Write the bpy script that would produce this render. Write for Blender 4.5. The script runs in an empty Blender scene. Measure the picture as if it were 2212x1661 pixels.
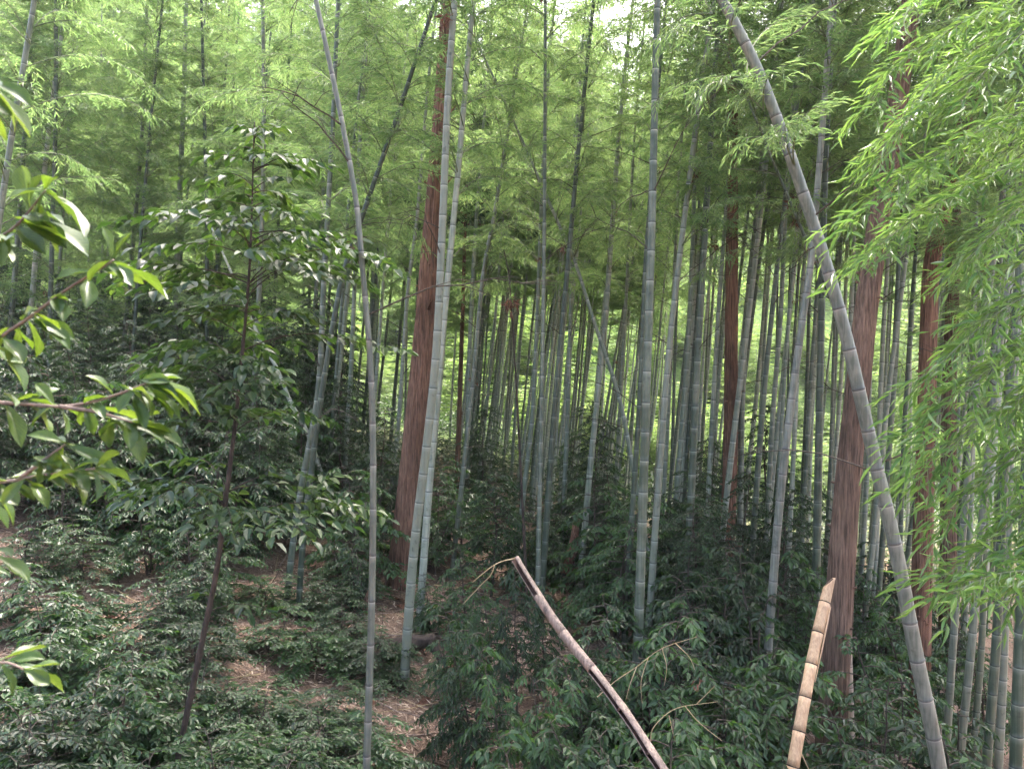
import bpy, math
import numpy as np
from mathutils import Matrix, Vector

R = math.radians
sc = bpy.context.scene
COL = sc.collection
# ------------------------------------------------------------------ camera
CAMZ = 4.2
F = 1670.0                     # focal length in pixels of a 2212 px wide picture
cam_d = bpy.data.cameras.new('camera')
cam_d.sensor_width = 36.0
cam_d.lens = 36.0 * F / 2212.0
cam_d.clip_start = 0.05
cam_d.clip_end = 600
cam_d.dof.use_dof = True
cam_d.dof.focus_distance = 8.5
cam_d.dof.aperture_fstop = 7.0
cam = bpy.data.objects.new('camera', cam_d)
COL.objects.link(cam)
cam.location = (0, 0, CAMZ)
cam.rotation_euler = (R(90), 0, 0)
sc.camera = cam
# ------------------------------------------------------------------ light
SUN_EL, SUN_AZ = 62.0, 25.0     # azimuth from +Y (ahead) towards +X
world = bpy.data.worlds.new('World')
sc.world = world
world.use_nodes = True
wn = world.node_tree
wn.nodes.clear()
sky = wn.nodes.new('ShaderNodeTexSky')
sky.sky_type = 'NISHITA'
sky.sun_disc = False
sky.sun_elevation = R(SUN_EL)
sky.sun_rotation = R(SUN_AZ)
sky.air_density = 0.8
sky.dust_density = 7.0
sky.ozone_density = 0.2
bg = wn.nodes.new('ShaderNodeBackground')
bg.inputs['Strength'].default_value = 0.15
wo = wn.nodes.new('ShaderNodeOutputWorld')
wn.links.new(sky.outputs[0], bg.inputs[0])
wn.links.new(bg.outputs[0], wo.inputs[0])
sun_d = bpy.data.lights.new('sun', 'SUN')
sun_d.energy = 1.5
sun_d.angle = R(30)
sun_d.color = (1.0, 0.96, 0.9)
sun = bpy.data.objects.new('sun', sun_d)
COL.objects.link(sun)
az = R(SUN_AZ)
sdir = Vector((math.sin(az) * math.cos(R(SUN_EL)), math.cos(az) * math.cos(R(SUN_EL)), math.sin(R(SUN_EL))))
sun.rotation_euler = sdir.to_track_quat('Z', 'Y').to_euler()
sun.location = sdir * 60
sc.view_settings.view_transform = 'Standard'
sc.view_settings.look = 'None'
sc.view_settings.exposure = 3.15
sc.view_settings.gamma = 1.0
sc.view_settings.use_curve_mapping = False
cy = sc.cycles
cy.max_bounces = 7
cy.diffuse_bounces = 5
cy.glossy_bounces = 2
cy.transmission_bounces = 4
cy.transparent_max_bounces = 4
cy.caustics_reflective = False
cy.caustics_refractive = False
cy.sample_clamp_indirect = 6.0
cy.use_denoising = True
cy.use_adaptive_sampling = True
cy.adaptive_threshold = 0.02

# ------------------------------------------------------------------ helpers
UP = np.array((0., 0., 1.))


def nrm(a):
    a = np.asarray(a, float)
    return a / np.maximum(np.linalg.norm(a, axis=-1, keepdims=True), 1e-9)


def P(px, py, d):
    """a point at distance d (metres ahead) seen at (px, py) of the 2212 x 1661 picture"""
    return np.array((d * (px - 1106.0) / F, d, CAMZ + d * (830.5 - py) / F))


def hash2(x, y):
    return (np.sin(x * 1.7 + 1.3) * np.cos(y * 1.3 - .4) + .5 * np.sin(x * 3.9 - y * 2.7 + 2.0) + .3 * np.sin(x * 7.3 + y * 6.1))


def sstep(a, b, x):
    t = np.clip((x - a) / (b - a), 0, 1)
    return t * t * (3 - 2 * t)


def terrain(x, y):
    x = np.asarray(x, float); y = np.asarray(y, float)
    xc = np.clip(x, -30, 9)
    h = 0.85 - 0.23 * xc + 0.035 * (np.clip(y, 0, 34) - 8)
    h = h + 0.010 * np.clip(-x - 3, 0, 20) ** 2 * sstep(6, 14, y) * .6
    h = h + 0.07 * hash2(x * .6, y * .6) + .03 * hash2(x * 1.9 + 3, y * 1.7)
    # slope beyond the clearing
    h = h + np.clip(y - 34, 0, 80) * 0.55 * sstep(30, 46, y)
    # the bank with the path the picture was taken from
    path = 2.55 + .02 * hash2(x, y)
    k = sstep(4.6, 1.3, y)
    h = h * (1 - k) + np.maximum(path, 0) * k
    return h


def H(x, y):
    return float(terrain(x, y))


class MB:
    """collects arrays of vertices and polygons for one mesh"""
    def __init__(s):
        s.v = []; s.f = {3: [], 4: []}; s.m = {3: [], 4: []}; s.n = 0
        s.a = {'rnd': [], 'band': []}

    def add(s, v, f, rnd=0.5, band=0.0, mat=0):
        v = np.asarray(v, float).reshape(-1, 3)
        for fa in (f if isinstance(f, list) else [f]):
            fa = np.asarray(fa, int)
            k = fa.shape[1]
            s.f[k].append(fa + s.n); s.m[k].append(np.full(len(fa), mat))
        s.v.append(v)
        s.a['rnd'].append(np.broadcast_to(np.asarray(rnd, float), (len(v),)))
        s.a['band'].append(np.broadcast_to(np.asarray(band, float), (len(v),)))
        s.n += len(v)

    def mesh(s, name, mats, smooth=False):
        me = bpy.data.meshes.new(name)
        v = np.concatenate(s.v) if s.v else np.zeros((0, 3))
        me.vertices.add(len(v))
        me.vertices.foreach_set('co', v.astype(np.float32).ravel())
        idx, tot, mi = [], [], []
        for k in (3, 4):
            if s.f[k]:
                a = np.concatenate(s.f[k]); idx.append(a.ravel()); tot.append(np.full(len(a), k)); mi.append(np.concatenate(s.m[k]))
        idx = np.concatenate(idx); tot = np.concatenate(tot); mi = np.concatenate(mi)
        me.loops.add(len(idx)); me.loops.foreach_set('vertex_index', idx.astype(np.int32))
        me.polygons.add(len(tot))
        me.polygons.foreach_set('loop_start', (np.cumsum(tot) - tot).astype(np.int32))
        me.polygons.foreach_set('loop_total', tot.astype(np.int32))
        me.polygons.foreach_set('material_index', mi.astype(np.int32))
        me.polygons.foreach_set('use_smooth', np.full(len(tot), smooth))
        for k in s.a:
            at = me.attributes.new(k, 'FLOAT', 'POINT')
            at.data.foreach_set('value', np.concatenate(s.a[k]).astype(np.float32))
        for m in (mats if isinstance(mats, (list, tuple)) else [mats]):
            me.materials.append(m)
        me.update(calc_edges=True)
        return me


def frames(p):
    t = nrm(np.gradient(p, axis=0))
    n = np.zeros_like(p)
    ref = np.array((1., 0, 0)) if abs(t[0][0]) < .8 else np.array((0, 1., 0))
    n[0] = nrm(np.cross(np.cross(t[0], ref), t[0]))
    for i in range(1, len(p)):
        a = n[i - 1] - t[i] * np.dot(n[i - 1], t[i])
        n[i] = nrm(a)
    return t, n, np.cross(t, n)


def tube(mb, p, r, sides=6, rnd=.5, band=None, mat=0, cap=True, rmod=None):
    p = np.asarray(p, float); m = len(p)
    r = np.broadcast_to(np.asarray(r, float), (m,))
    t, n, b = frames(p)
    an = np.arange(sides) * 2 * math.pi / sides
    rr = r[:, None] * (np.ones((m, sides)) if rmod is None else rmod)
    v = p[:, None] + rr[..., None] * (np.cos(an)[None, :, None] * n[:, None] + np.sin(an)[None, :, None] * b[:, None])
    i = np.arange(m - 1)[:, None] * sides; j = np.arange(sides)[None]; j2 = (j + 1) % sides
    f = np.stack([i + j, i + j2, i + sides + j2, i + sides + j], -1).reshape(-1, 4)
    fs = [f]
    V = v.reshape(-1, 3)
    bd = np.zeros(m * sides) if band is None else np.repeat(band, sides)
    if cap:
        V = np.concatenate([V, p[-1:], p[:1]])
        c = m * sides
        jj = np.arange(sides)
        o = (m - 1) * sides
        fs.append(np.stack([o + jj, o + (jj + 1) % sides, np.full(sides, c)], -1))
        fs.append(np.stack([(jj + 1) % sides, jj, np.full(sides, c + 1)], -1))
        bd = np.concatenate([bd, [0, 0]])
    mb.add(V, fs, rnd, bd, mat)


def smooth_path(pts, step):
    """Catmull-Rom through pts, resampled about every `step` metres"""
    p = np.asarray(pts, float)
    if len(p) == 2:
        n = max(2, int(np.linalg.norm(p[1] - p[0]) / step) + 1)
        return p[0] + (p[1] - p[0]) * np.linspace(0, 1, n)[:, None]
    q = np.vstack([2 * p[0] - p[1], p, 2 * p[-1] - p[-2]])
    out = []
    for i in range(1, len(q) - 2):
        n = max(2, int(np.linalg.norm(q[i + 1] - q[i]) / step * 2))
        t = np.linspace(0, 1, n, endpoint=False)[:, None]
        out.append(.5 * (2 * q[i] + (q[i + 1] - q[i - 1]) * t + (2 * q[i - 1] - 5 * q[i] + 4 * q[i + 1] - q[i + 2]) * t ** 2 + (3 * q[i] - q[i - 1] - 3 * q[i + 1] + q[i + 2]) * t ** 3))
    out = np.vstack(out + [p[-1:]])
    return resample(out, step=step)


def arclen(p):
    return np.concatenate([[0], np.cumsum(np.linalg.norm(np.diff(p, axis=0), axis=1))])


def at_len(p, s):
    a = arclen(p)
    return np.stack([np.interp(s, a, p[:, k]) for k in range(3)], -1)


def resample(p, step):
    a = arclen(p)
    n = max(2, int(round(a[-1] / step)) + 1)
    return at_len(p, np.linspace(0, a[-1], n))


def leaf_batch(mb, pos, d, n, L, W, kind='lance', rnd=None, rng=None, droop=.18, fold=.25, mat=0):
    pos = np.asarray(pos); d = nrm(d); side = nrm(np.cross(d, n)); n = np.cross(side, d)
    N = len(pos)
    L = np.broadcast_to(L, (N,))[:, None]; W = np.broadcast_to(W, (N,))[:, None]
    if rnd is None:
        rnd = rng.random(N)
    up = n * W * .5 * fold * 2
    i = np.arange(N)[:, None]
    if kind == 'lance':
        v = np.stack([pos, pos + d * L * .38 + side * W * .5 + up * .5 - n * L * droop * .1, pos + d * L - n * L * droop, pos + d * L * .38 - side * W * .5 + up * .5 - n * L * droop * .1], 1)
        f = np.concatenate([i * 4 + [0, 1, 2], i * 4 + [0, 2, 3]])
        mb.add(v.reshape(-1, 3), f, np.repeat(rnd, 4), 0, mat)
    else:
        a, b = (.27, .66) if kind == 'ovate' else (.4, .78)
        wa, wb = (.5, .4) if kind == 'ovate' else (.34, .5)
        v = np.stack([pos, pos + d * L * a + side * W * wa + up * .6, pos + d * L * b + side * W * wb + up * .4 - n * L * droop * .4, pos + d * L - n * L * droop,
                      pos + d * L * b - side * W * wb + up * .4 - n * L * droop * .4, pos + d * L * a - side * W * wa + up * .6], 1)
        f = np.concatenate([i * 6 + [0, 1, 2, 3], i * 6 + [0, 3, 4, 5]])
        mb.add(v.reshape(-1, 3), f, np.repeat(rnd, 6), 0, mat)


# ------------------------------------------------------------------ materials
def nt(name):
    m = bpy.data.materials.new(name); m.use_nodes = True
    t = m.node_tree; t.nodes.clear()
    o = t.nodes.new('ShaderNodeOutputMaterial')
    return m, t, o


def node(t, kind, **kw):
    n = t.nodes.new(kind)
    for k, v in kw.items():
        if k.startswith('i_'):
            n.inputs[k[2:].replace('_', ' ')].default_value = v
        else:
            setattr(n, k, v)
    return n


def ramp(t, stops):
    r = t.nodes.new('ShaderNodeValToRGB')
    e = r.color_ramp.elements
    while len(e) < len(stops):
        e.new(.5)
    for k, (p, c) in enumerate(stops):
        e[k].position = p; e[k].color = (*c, 1)
    return r


def leaf_mat(name, stops, tstops, trans=.42, rough=.42, spec=.5, veins=False):
    m, t, o = nt(name)
    a = node(t, 'ShaderNodeAttribute', attribute_name='rnd')
    oi = node(t, 'ShaderNodeObjectInfo')
    ad = node(t, 'ShaderNodeMath', operation='MULTIPLY_ADD'); ad.inputs[1].default_value = .35; t.links.new(oi.outputs['Random'], ad.inputs[0])
    ml = node(t, 'ShaderNodeMath', operation='MULTIPLY'); ml.inputs[1].default_value = .65; t.links.new(a.outputs['Fac'], ml.inputs[0])
    t.links.new(ml.outputs[0], ad.inputs[2])
    r1 = ramp(t, stops); r2 = ramp(t, tstops)
    t.links.new(ad.outputs[0], r1.inputs[0]); t.links.new(ad.outputs[0], r2.inputs[0])
    c1, c2 = r1.outputs[0], r2.outputs[0]
    if veins:
        tc = node(t, 'ShaderNodeTexCoord')
        sp = node(t, 'ShaderNodeSeparateXYZ'); t.links.new(tc.outputs['Object'], sp.inputs[0])
        ab = node(t, 'ShaderNodeMath', operation='ABSOLUTE'); t.links.new(sp.outputs['Y'], ab.inputs[0])
        # side veins run forward from the midrib
        sb = node(t, 'ShaderNodeMath', operation='MULTIPLY_ADD'); sb.inputs[1].default_value = -.9; t.links.new(ab.outputs[0], sb.inputs[0]); t.links.new(sp.outputs['X'], sb.inputs[2])
        fr = node(t, 'ShaderNodeMath', operation='PINGPONG'); fr.inputs[1].default_value = .055; t.links.new(sb.outputs[0], fr.inputs[0])
        mr = node(t, 'ShaderNodeMapRange'); mr.inputs[1].default_value = .0; mr.inputs[2].default_value = .018; mr.inputs[3].default_value = .2; mr.inputs[4].default_value = 1
        t.links.new(fr.outputs[0], mr.inputs[0])
        mm = node(t, 'ShaderNodeMapRange'); mm.inputs[1].default_value = .004; mm.inputs[2].default_value = .03; mm.inputs[3].default_value = .3; mm.inputs[4].default_value = 1
        t.links.new(ab.outputs[0], mm.inputs[0])
        mi = node(t, 'ShaderNodeMath', operation='MINIMUM'); t.links.new(mr.outputs[0], mi.inputs[0]); t.links.new(mm.outputs[0], mi.inputs[1])
        no = node(t, 'ShaderNodeTexNoise'); no.inputs['Scale'].default_value = 6; t.links.new(tc.outputs['Object'], no.inputs['Vector'])
        nm = node(t, 'ShaderNodeMapRange'); nm.inputs[1].default_value = .35; nm.inputs[2].default_value = .65; nm.inputs[3].default_value = .75; nm.inputs[4].default_value = 1.1; t.links.new(no.outputs[0], nm.inputs[0])
        mu = node(t, 'ShaderNodeMath', operation='MULTIPLY'); t.links.new(mi.outputs[0], mu.inputs[0]); t.links.new(nm.outputs[0], mu.inputs[1])
        vm = node(t, 'ShaderNodeVectorMath', operation='SCALE'); t.links.new(c2, vm.inputs[0]); t.links.new(mu.outputs[0], vm.inputs['Scale']); c2 = vm.outputs[0]
    p = node(t, 'ShaderNodeBsdfPrincipled'); p.inputs['Roughness'].default_value = rough; p.inputs['Specular IOR Level'].default_value = spec
    tr = node(t, 'ShaderNodeBsdfTranslucent')
    t.links.new(c1, p.inputs['Base Color']); t.links.new(c2, tr.inputs['Color'])
    mx = node(t, 'ShaderNodeMixShader'); mx.inputs[0].default_value = trans
    t.links.new(p.outputs[0], mx.inputs[1]); t.links.new(tr.outputs[0], mx.inputs[2]); t.links.new(mx.outputs[0], o.inputs[0])
    return m


BAM_LEAF = leaf_mat('bamboo_leaf', [(0, (.04, .08, .03)), (.5, (.065, .12, .04)), (1, (.11, .17, .05))],
                    [(0, (.165, .315, .095)), (.6, (.30, .46, .145)), (1, (.45, .575, .20))], .52, .38, .55)
BAM_LEAF_NEAR = leaf_mat('near_bamboo_leaf', [(0, (.045, .11, .03)), (.6, (.08, .17, .04)), (1, (.14, .24, .06))],
                         [(0, (.14, .32, .06)), (1, (.34, .52, .10))], .43, .3, .6)
FAR_LEAF = leaf_mat('far_wood_leaf', [(0, (.07, .12, .035)), (1, (.15, .22, .06))], [(0, (.28, .48, .10)), (1, (.52, .68, .19))], .48, .5, .4)
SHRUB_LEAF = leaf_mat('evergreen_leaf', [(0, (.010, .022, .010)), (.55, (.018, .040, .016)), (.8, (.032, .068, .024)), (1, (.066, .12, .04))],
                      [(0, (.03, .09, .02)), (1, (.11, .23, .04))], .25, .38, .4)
SAP_LEAF = leaf_mat('sapling_leaf', [(0, (.018, .038, .018)), (.6, (.03, .06, .025)), (1, (.07, .11, .03))],
                    [(0, (.04, .10, .015)), (.7, (.08, .17, .02)), (1, (.17, .28, .03))], .3, .36, .4)
SHRUB_LEAF_B = leaf_mat('fresh_evergreen_leaf', [(0, (.018, .042, .017)), (.6, (.03, .07, .025)), (1, (.06, .115, .034))],
                        [(0, (.06, .16, .03)), (1, (.15, .30, .05))], .3, .36, .45)
BROAD_LEAF = leaf_mat('broad_leaf', [(0, (.035, .075, .025)), (1, (.07, .12, .03))], [(0, (.09, .17, .012)), (1, (.19, .28, .02))], .40, .34, .45, veins=True)
CEDAR_LEAF = leaf_mat('cedar_needle', [(0, (.02, .05, .02)), (1, (.05, .10, .035))], [(0, (.05, .12, .03)), (1, (.1, .2, .04))], .2, .5, .4)
FERN_LEAF = leaf_mat('new_leaf', [(0, (.04, .12, .02)), (1, (.09, .2, .03))], [(0, (.14, .36, .03)), (1, (.25, .46, .05))], .35, .4, .5)


def wood_mat(name, c0, c1, rough=.8, scale=(40, 40, 3), bump=.3, spec=.25):
    m, t, o = nt(name)
    tc = node(t, 'ShaderNodeTexCoord')
    mp = node(t, 'ShaderNodeMapping'); mp.inputs['Scale'].default_value = scale
    t.links.new(tc.outputs['Object'], mp.inputs[0])
    no = node(t, 'ShaderNodeTexNoise'); no.inputs['Scale'].default_value = 1; no.inputs['Detail'].default_value = 5; no.inputs['Roughness'].default_value = .65
    t.links.new(mp.outputs[0], no.inputs[0])
    r = ramp(t, [(.3, c0), (.68, c1)]); t.links.new(no.outputs[0], r.inputs[0])
    n2 = node(t, 'ShaderNodeTexNoise'); n2.inputs['Scale'].default_value = 1.7; n2.inputs['Detail'].default_value = 3
    t.links.new(tc.outputs['Object'], n2.inputs[0])
    mr = node(t, 'ShaderNodeMapRange'); mr.inputs[1].default_value = .3; mr.inputs[2].default_value = .7; mr.inputs[3].default_value = .7; mr.inputs[4].default_value = 1.25
    t.links.new(n2.outputs[0], mr.inputs[0])
    vm = node(t, 'ShaderNodeVectorMath', operation='SCALE'); t.links.new(r.outputs[0], vm.inputs[0]); t.links.new(mr.outputs[0], vm.inputs['Scale'])
    p = node(t, 'ShaderNodeBsdfPrincipled'); p.inputs['Roughness'].default_value = rough; p.inputs['Specular IOR Level'].default_value = spec
    bu = node(t, 'ShaderNodeBump'); bu.inputs['Strength'].default_value = bump; bu.inputs['Distance'].default_value = .02
    t.links.new(no.outputs[0], bu.inputs['Height']); t.links.new(bu.outputs[0], p.inputs['Normal'])
    t.links.new(vm.outputs[0], p.inputs['Base Color']); t.links.new(p.outputs[0], o.inputs[0])
    return m


BARK = wood_mat('cedar_bark', (.035, .019, .014), (.30, .165, .112), .92, (60, 60, 3.0), 1.0)
BARK_DULL = wood_mat('dull_cedar_bark', (.035, .024, .018), (.26, .165, .12), .92, (50, 50, 3.0), 1.0)
DARK_BARK = wood_mat('dark_bark', (.02, .015, .012), (.075, .055, .045), .85, (20, 20, 8), .6)
STEM = wood_mat('shrub_stem', (.035, .028, .022), (.10, .08, .065), .85, (30, 30, 8), .3)
TWIG = wood_mat('pale_twig', (.30, .22, .12), (.45, .36, .22), .7, (20, 20, 20), .2)
BROAD_TWIG = wood_mat('broad_twig', (.12, .085, .07), (.24, .18, .15), .7, (60, 60, 60), .3)
GREEN_TWIG = wood_mat('bamboo_twig', (.07, .10, .05), (.16, .18, .09), .6, (10, 10, 10), .1)
SHEATH = wood_mat('dry_sheath', (.06, .03, .02), (.22, .11, .07), .8, (30, 30, 30), .4)
DEAD_IN = wood_mat('dead_culm_inside', (.03, .018, .015), (.10, .06, .05), .9, (60, 60, 5), .4)
DEAD_GREY = wood_mat('dead_culm_grey', (.07, .05, .042), (.31, .23, .19), .6, (70, 70, 3), .3, .4)
DEAD_TAN = wood_mat('dead_culm_tan', (.34, .21, .125), (.58, .40, .25), .55, (70, 70, 2), .25, .4)


def culm_mat(name, ca, cb, ring, dark, rough=.42, spec=.4):
    m, t, o = nt(name)
    tc = node(t, 'ShaderNodeTexCoord')
    oi = node(t, 'ShaderNodeObjectInfo')
    mp = node(t, 'ShaderNodeMapping'); mp.inputs['Scale'].default_value = (60, 60, 1.2)
    t.links.new(tc.outputs['Object'], mp.inputs[0])
    no = node(t, 'ShaderNodeTexNoise'); no.inputs['Scale'].default_value = 1; no.inputs['Detail'].default_value = 4; t.links.new(mp.outputs[0], no.inputs[0])
    n2 = node(t, 'ShaderNodeTexNoise'); n2.inputs['Scale'].default_value = 2.2; n2.inputs['Detail'].default_value = 5; n2.inputs['Roughness'].default_value = .7
    t.links.new(tc.outputs['Object'], n2.inputs[0])
    a1 = node(t, 'ShaderNodeMath', operation='MULTIPLY_ADD'); a1.inputs[1].default_value = .45; t.links.new(no.outputs[0], a1.inputs[0])
    a2 = node(t, 'ShaderNodeMath', operation='MULTIPLY_ADD'); a2.inputs[1].default_value = .55; t.links.new(n2.outputs[0], a2.inputs[0])
    a3 = node(t, 'ShaderNodeMath', operation='MULTIPLY_ADD'); a3.inputs[1].default_value = .3; a3.inputs[2].default_value = -.15; t.links.new(oi.outputs['Random'], a3.inputs[0])
    t.links.new(a3.outputs[0], a2.inputs[2]); t.links.new(a2.outputs[0], a1.inputs[2])
    r = ramp(t, [(.38, ca), (.62, cb)]); t.links.new(a1.outputs[0], r.inputs[0])
    # dark mould specks
    n3 = node(t, 'ShaderNodeTexNoise'); n3.inputs['Scale'].default_value = 14; n3.inputs['Detail'].default_value = 3; t.links.new(tc.outputs['Object'], n3.inputs[0])
    s3 = node(t, 'ShaderNodeMapRange'); s3.inputs[1].default_value = .62; s3.inputs[2].default_value = .72; s3.inputs[3].default_value = 0; s3.inputs[4].default_value = .55; t.links.new(n3.outputs[0], s3.inputs[0])
    m0 = node(t, 'ShaderNodeMix', data_type='RGBA'); m0.inputs[7].default_value = (*dark, 1); t.links.new(s3.outputs[0], m0.inputs[0]); t.links.new(r.outputs[0], m0.inputs[6])
    a = node(t, 'ShaderNodeAttribute', attribute_name='band')
    up = node(t, 'ShaderNodeClamp'); t.links.new(a.outputs['Fac'], up.inputs[0])
    dn = node(t, 'ShaderNodeMath', operation='MULTIPLY'); dn.inputs[1].default_value = -1; dn.use_clamp = True; t.links.new(a.outputs['Fac'], dn.inputs[0])
    m1 = node(t, 'ShaderNodeMix', data_type='RGBA'); m1.inputs[7].default_value = (*ring, 1); t.links.new(up.outputs[0], m1.inputs[0]); t.links.new(m0.outputs[2], m1.inputs[6])
    m2 = node(t, 'ShaderNodeMix', data_type='RGBA'); m2.inputs[7].default_value = (*dark, 1); t.links.new(dn.outputs[0], m2.inputs[0]); t.links.new(m1.outputs[2], m2.inputs[6])
    p = node(t, 'ShaderNodeBsdfPrincipled'); p.inputs['Roughness'].default_value = rough; p.inputs['Specular IOR Level'].default_value = spec
    t.links.new(m2.outputs[2], p.inputs['Base Color']); t.links.new(p.outputs[0], o.inputs[0])
    return m


CULM = {
    'green': culm_mat('green_culm', (.06, .08, .055), (.185, .20, .155), (.42, .44, .38), (.03, .035, .03)),
    'pale': culm_mat('pale_culm', (.13, .16, .12), (.335, .35, .285), (.52, .53, .48), (.06, .06, .055)),
    'dark': culm_mat('dark_culm', (.035, .05, .034), (.105, .125, .088), (.26, .29, .23), (.015, .018, .015)),
    'grey': culm_mat('grey_culm', (.105, .115, .095), (.265, .27, .23), (.36, .34, .31), (.05, .04, .04)),
    'brown': culm_mat('brown_culm', (.12, .10, .08), (.30, .25, .20), (.42, .36, .3), (.04, .03, .025)),
}


def ground_mat():
    m, t, o = nt('leaf_litter_ground')
    tc = node(t, 'ShaderNodeTexCoord')
    n1 = node(t, 'ShaderNodeTexNoise'); n1.inputs['Scale'].default_value = 1.1; n1.inputs['Detail'].default_value = 6; t.links.new(tc.outputs['Object'], n1.inputs[0])
    n2 = node(t, 'ShaderNodeTexNoise'); n2.inputs['Scale'].default_value = 26; n2.inputs['Detail'].default_value = 6; n2.inputs['Distortion'].default_value = 2.2; t.links.new(tc.outputs['Object'], n2.inputs[0])
    r = ramp(t, [(.3, (.06, .042, .032)), (.5, (.20, .14, .105)), (.72, (.42, .32, .245))]); t.links.new(n2.outputs[0], r.inputs[0])
    r1 = ramp(t, [(.3, (.5, .47, .45)), (.7, (1.05, 1, 1))]); t.links.new(n1.outputs[0], r1.inputs[0])
    mx = node(t, 'ShaderNodeMix', data_type='RGBA', blend_type='MULTIPLY'); mx.inputs[0].default_value = 1
    t.links.new(r.outputs[0], mx.inputs[6]); t.links.new(r1.outputs[0], mx.inputs[7])
    # low green plants cover the slope beyond the grove
    sp = node(t, 'ShaderNodeSeparateXYZ'); t.links.new(tc.outputs['Object'], sp.inputs[0])
    ms = node(t, 'ShaderNodeMapRange'); ms.inputs[1].default_value = 20; ms.inputs[2].default_value = 30; t.links.new(sp.outputs['Y'], ms.inputs[0])
    n4 = node(t, 'ShaderNodeTexNoise'); n4.inputs['Scale'].default_value = 5; n4.inputs['Detail'].default_value = 6; t.links.new(tc.outputs['Object'], n4.inputs[0])
    r4 = ramp(t, [(.3, (.03, .06, .015)), (.7, (.13, .21, .05))]); t.links.new(n4.outputs[0], r4.inputs[0])
    mg = node(t, 'ShaderNodeMix', data_type='RGBA'); t.links.new(ms.outputs[0], mg.inputs[0]); t.links.new(mx.outputs[2], mg.inputs[6]); t.links.new(r4.outputs[0], mg.inputs[7]); mx = mg
    p = node(t, 'ShaderNodeBsdfPrincipled'); p.inputs['Roughness'].default_value = .9; p.inputs['Specular IOR Level'].default_value = .2
    bu = node(t, 'ShaderNodeBump'); bu.inputs['Strength'].default_value = .8; bu.inputs['Distance'].default_value = .03; t.links.new(n2.outputs[0], bu.inputs['Height']); t.links.new(bu.outputs[0], p.inputs['Normal'])
    t.links.new(mx.outputs[2], p.inputs['Base Color']); t.links.new(p.outputs[0], o.inputs[0])
    return m


def litter_mat():
    m, t, o = nt('dry_leaf')
    a = node(t, 'ShaderNodeAttribute', attribute_name='rnd')
    r = ramp(t, [(0, (.14, .09, .065)), (.4, (.28, .20, .15)), (.8, (.44, .34, .255)), (1, (.58, .48, .38))])
    t.links.new(a.outputs['Fac'], r.inputs[0])
    p = node(t, 'ShaderNodeBsdfPrincipled'); p.inputs['Roughness'].default_value = .7; p.inputs['Specular IOR Level'].default_value = .3
    t.links.new(r.outputs[0], p.inputs['Base Color']); t.links.new(p.outputs[0], o.inputs[0])
    return m


GROUND = ground_mat()
LITTER = litter_mat()

# ------------------------------------------------------------------ object helpers
def thing(name, loc, label, cat, group=None):
    o = bpy.data.objects.new(name, None)
    o.location = tuple(loc); o.empty_display_size = .2
    COL.objects.link(o)
    o['label'] = label; o['category'] = cat
    if group:
        o['group'] = group
    return o


def part(name, me, parent=None, mtx=None, stuff=False, label=None):
    o = bpy.data.objects.new(name, me)
    COL.objects.link(o)
    if parent is not None:
        o.parent = parent
    if mtx is not None:
        o.matrix_basis = mtx
    if stuff:
        o['kind'] = 'stuff'
    if label:
        o['label'] = label
    return o


def leaf_matrix(pos, d, n, L, W):
    d = nrm(d); s = nrm(np.cross(n, d)); n = np.cross(d, s)
    M = Matrix.Identity(4)
    for k in range(3):
        M[k][0] = d[k] * L; M[k][1] = s[k] * W; M[k][2] = n[k] * L; M[k][3] = pos[k]
    return M


# ------------------------------------------------------------------ ground
def build_ground():
    def axis(lo, hi, fine_lo, fine_hi, fine, coarse):
        a = list(np.arange(fine_lo, fine_hi, fine))
        x, s = fine_lo, fine
        left = []
        while x > lo:
            s = min(s * 1.12, coarse); x -= s; left.append(x)
        x, s = fine_hi, fine
        right = []
        while x < hi:
            right.append(x); s = min(s * 1.12, coarse); x += s
        right.append(hi)
        return np.array(left[::-1] + a + right)
    X = axis(-160, 160, -9, 9, .16, 6); Y = axis(-40, 220, 1, 16, .16, 6)
    gx, gy = np.meshgrid(X, Y)
    gz = terrain(gx, gy)
    rng = np.random.default_rng(5)
    gz = gz + rng.normal(0, .012, gz.shape)
    V = np.stack([gx, gy, gz], -1).reshape(-1, 3)
    nx, ny = len(X), len(Y)
    i = np.arange(ny - 1)[:, None] * nx; j = np.arange(nx - 1)[None]
    f = np.stack([i + j, i + j + 1, i + nx + j + 1, i + nx + j], -1).reshape(-1, 4)
    mb = MB(); mb.add(V, f)
    o = part('ground', mb.mesh('ground', GROUND, True)); o['kind'] = 'structure'
    # fallen bamboo leaves lying on it
    mb = MB()
    N = 60000
    y = 3 + 17 * rng.random(N) ** 1.25
    x = (rng.random(N) * 1.5 - .85) * y * .8
    z = terrain(x, y) + .012 + .03 * rng.random(N) ** 2
    a = rng.random(N) * 2 * math.pi
    d = np.stack([np.cos(a), np.sin(a), rng.normal(0, .25, N) - .0], -1)
    d[:, 2] += -0.23 * np.cos(a)
    n = nrm(np.stack([rng.normal(.2, .35, N), rng.normal(0, .35, N), np.ones(N)], -1))
    leaf_batch(mb, np.stack([x, y, z], -1), d, n, rng.uniform(.05, .13, N), rng.uniform(.009, .018, N), 'lance', rng=rng, droop=.1)
    o = part('leaf_litter', mb.mesh('leaf_litter', LITTER), stuff=True)
    o['label'] = 'dry tan bamboo leaves strewn over the sloping ground'


build_ground()


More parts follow.
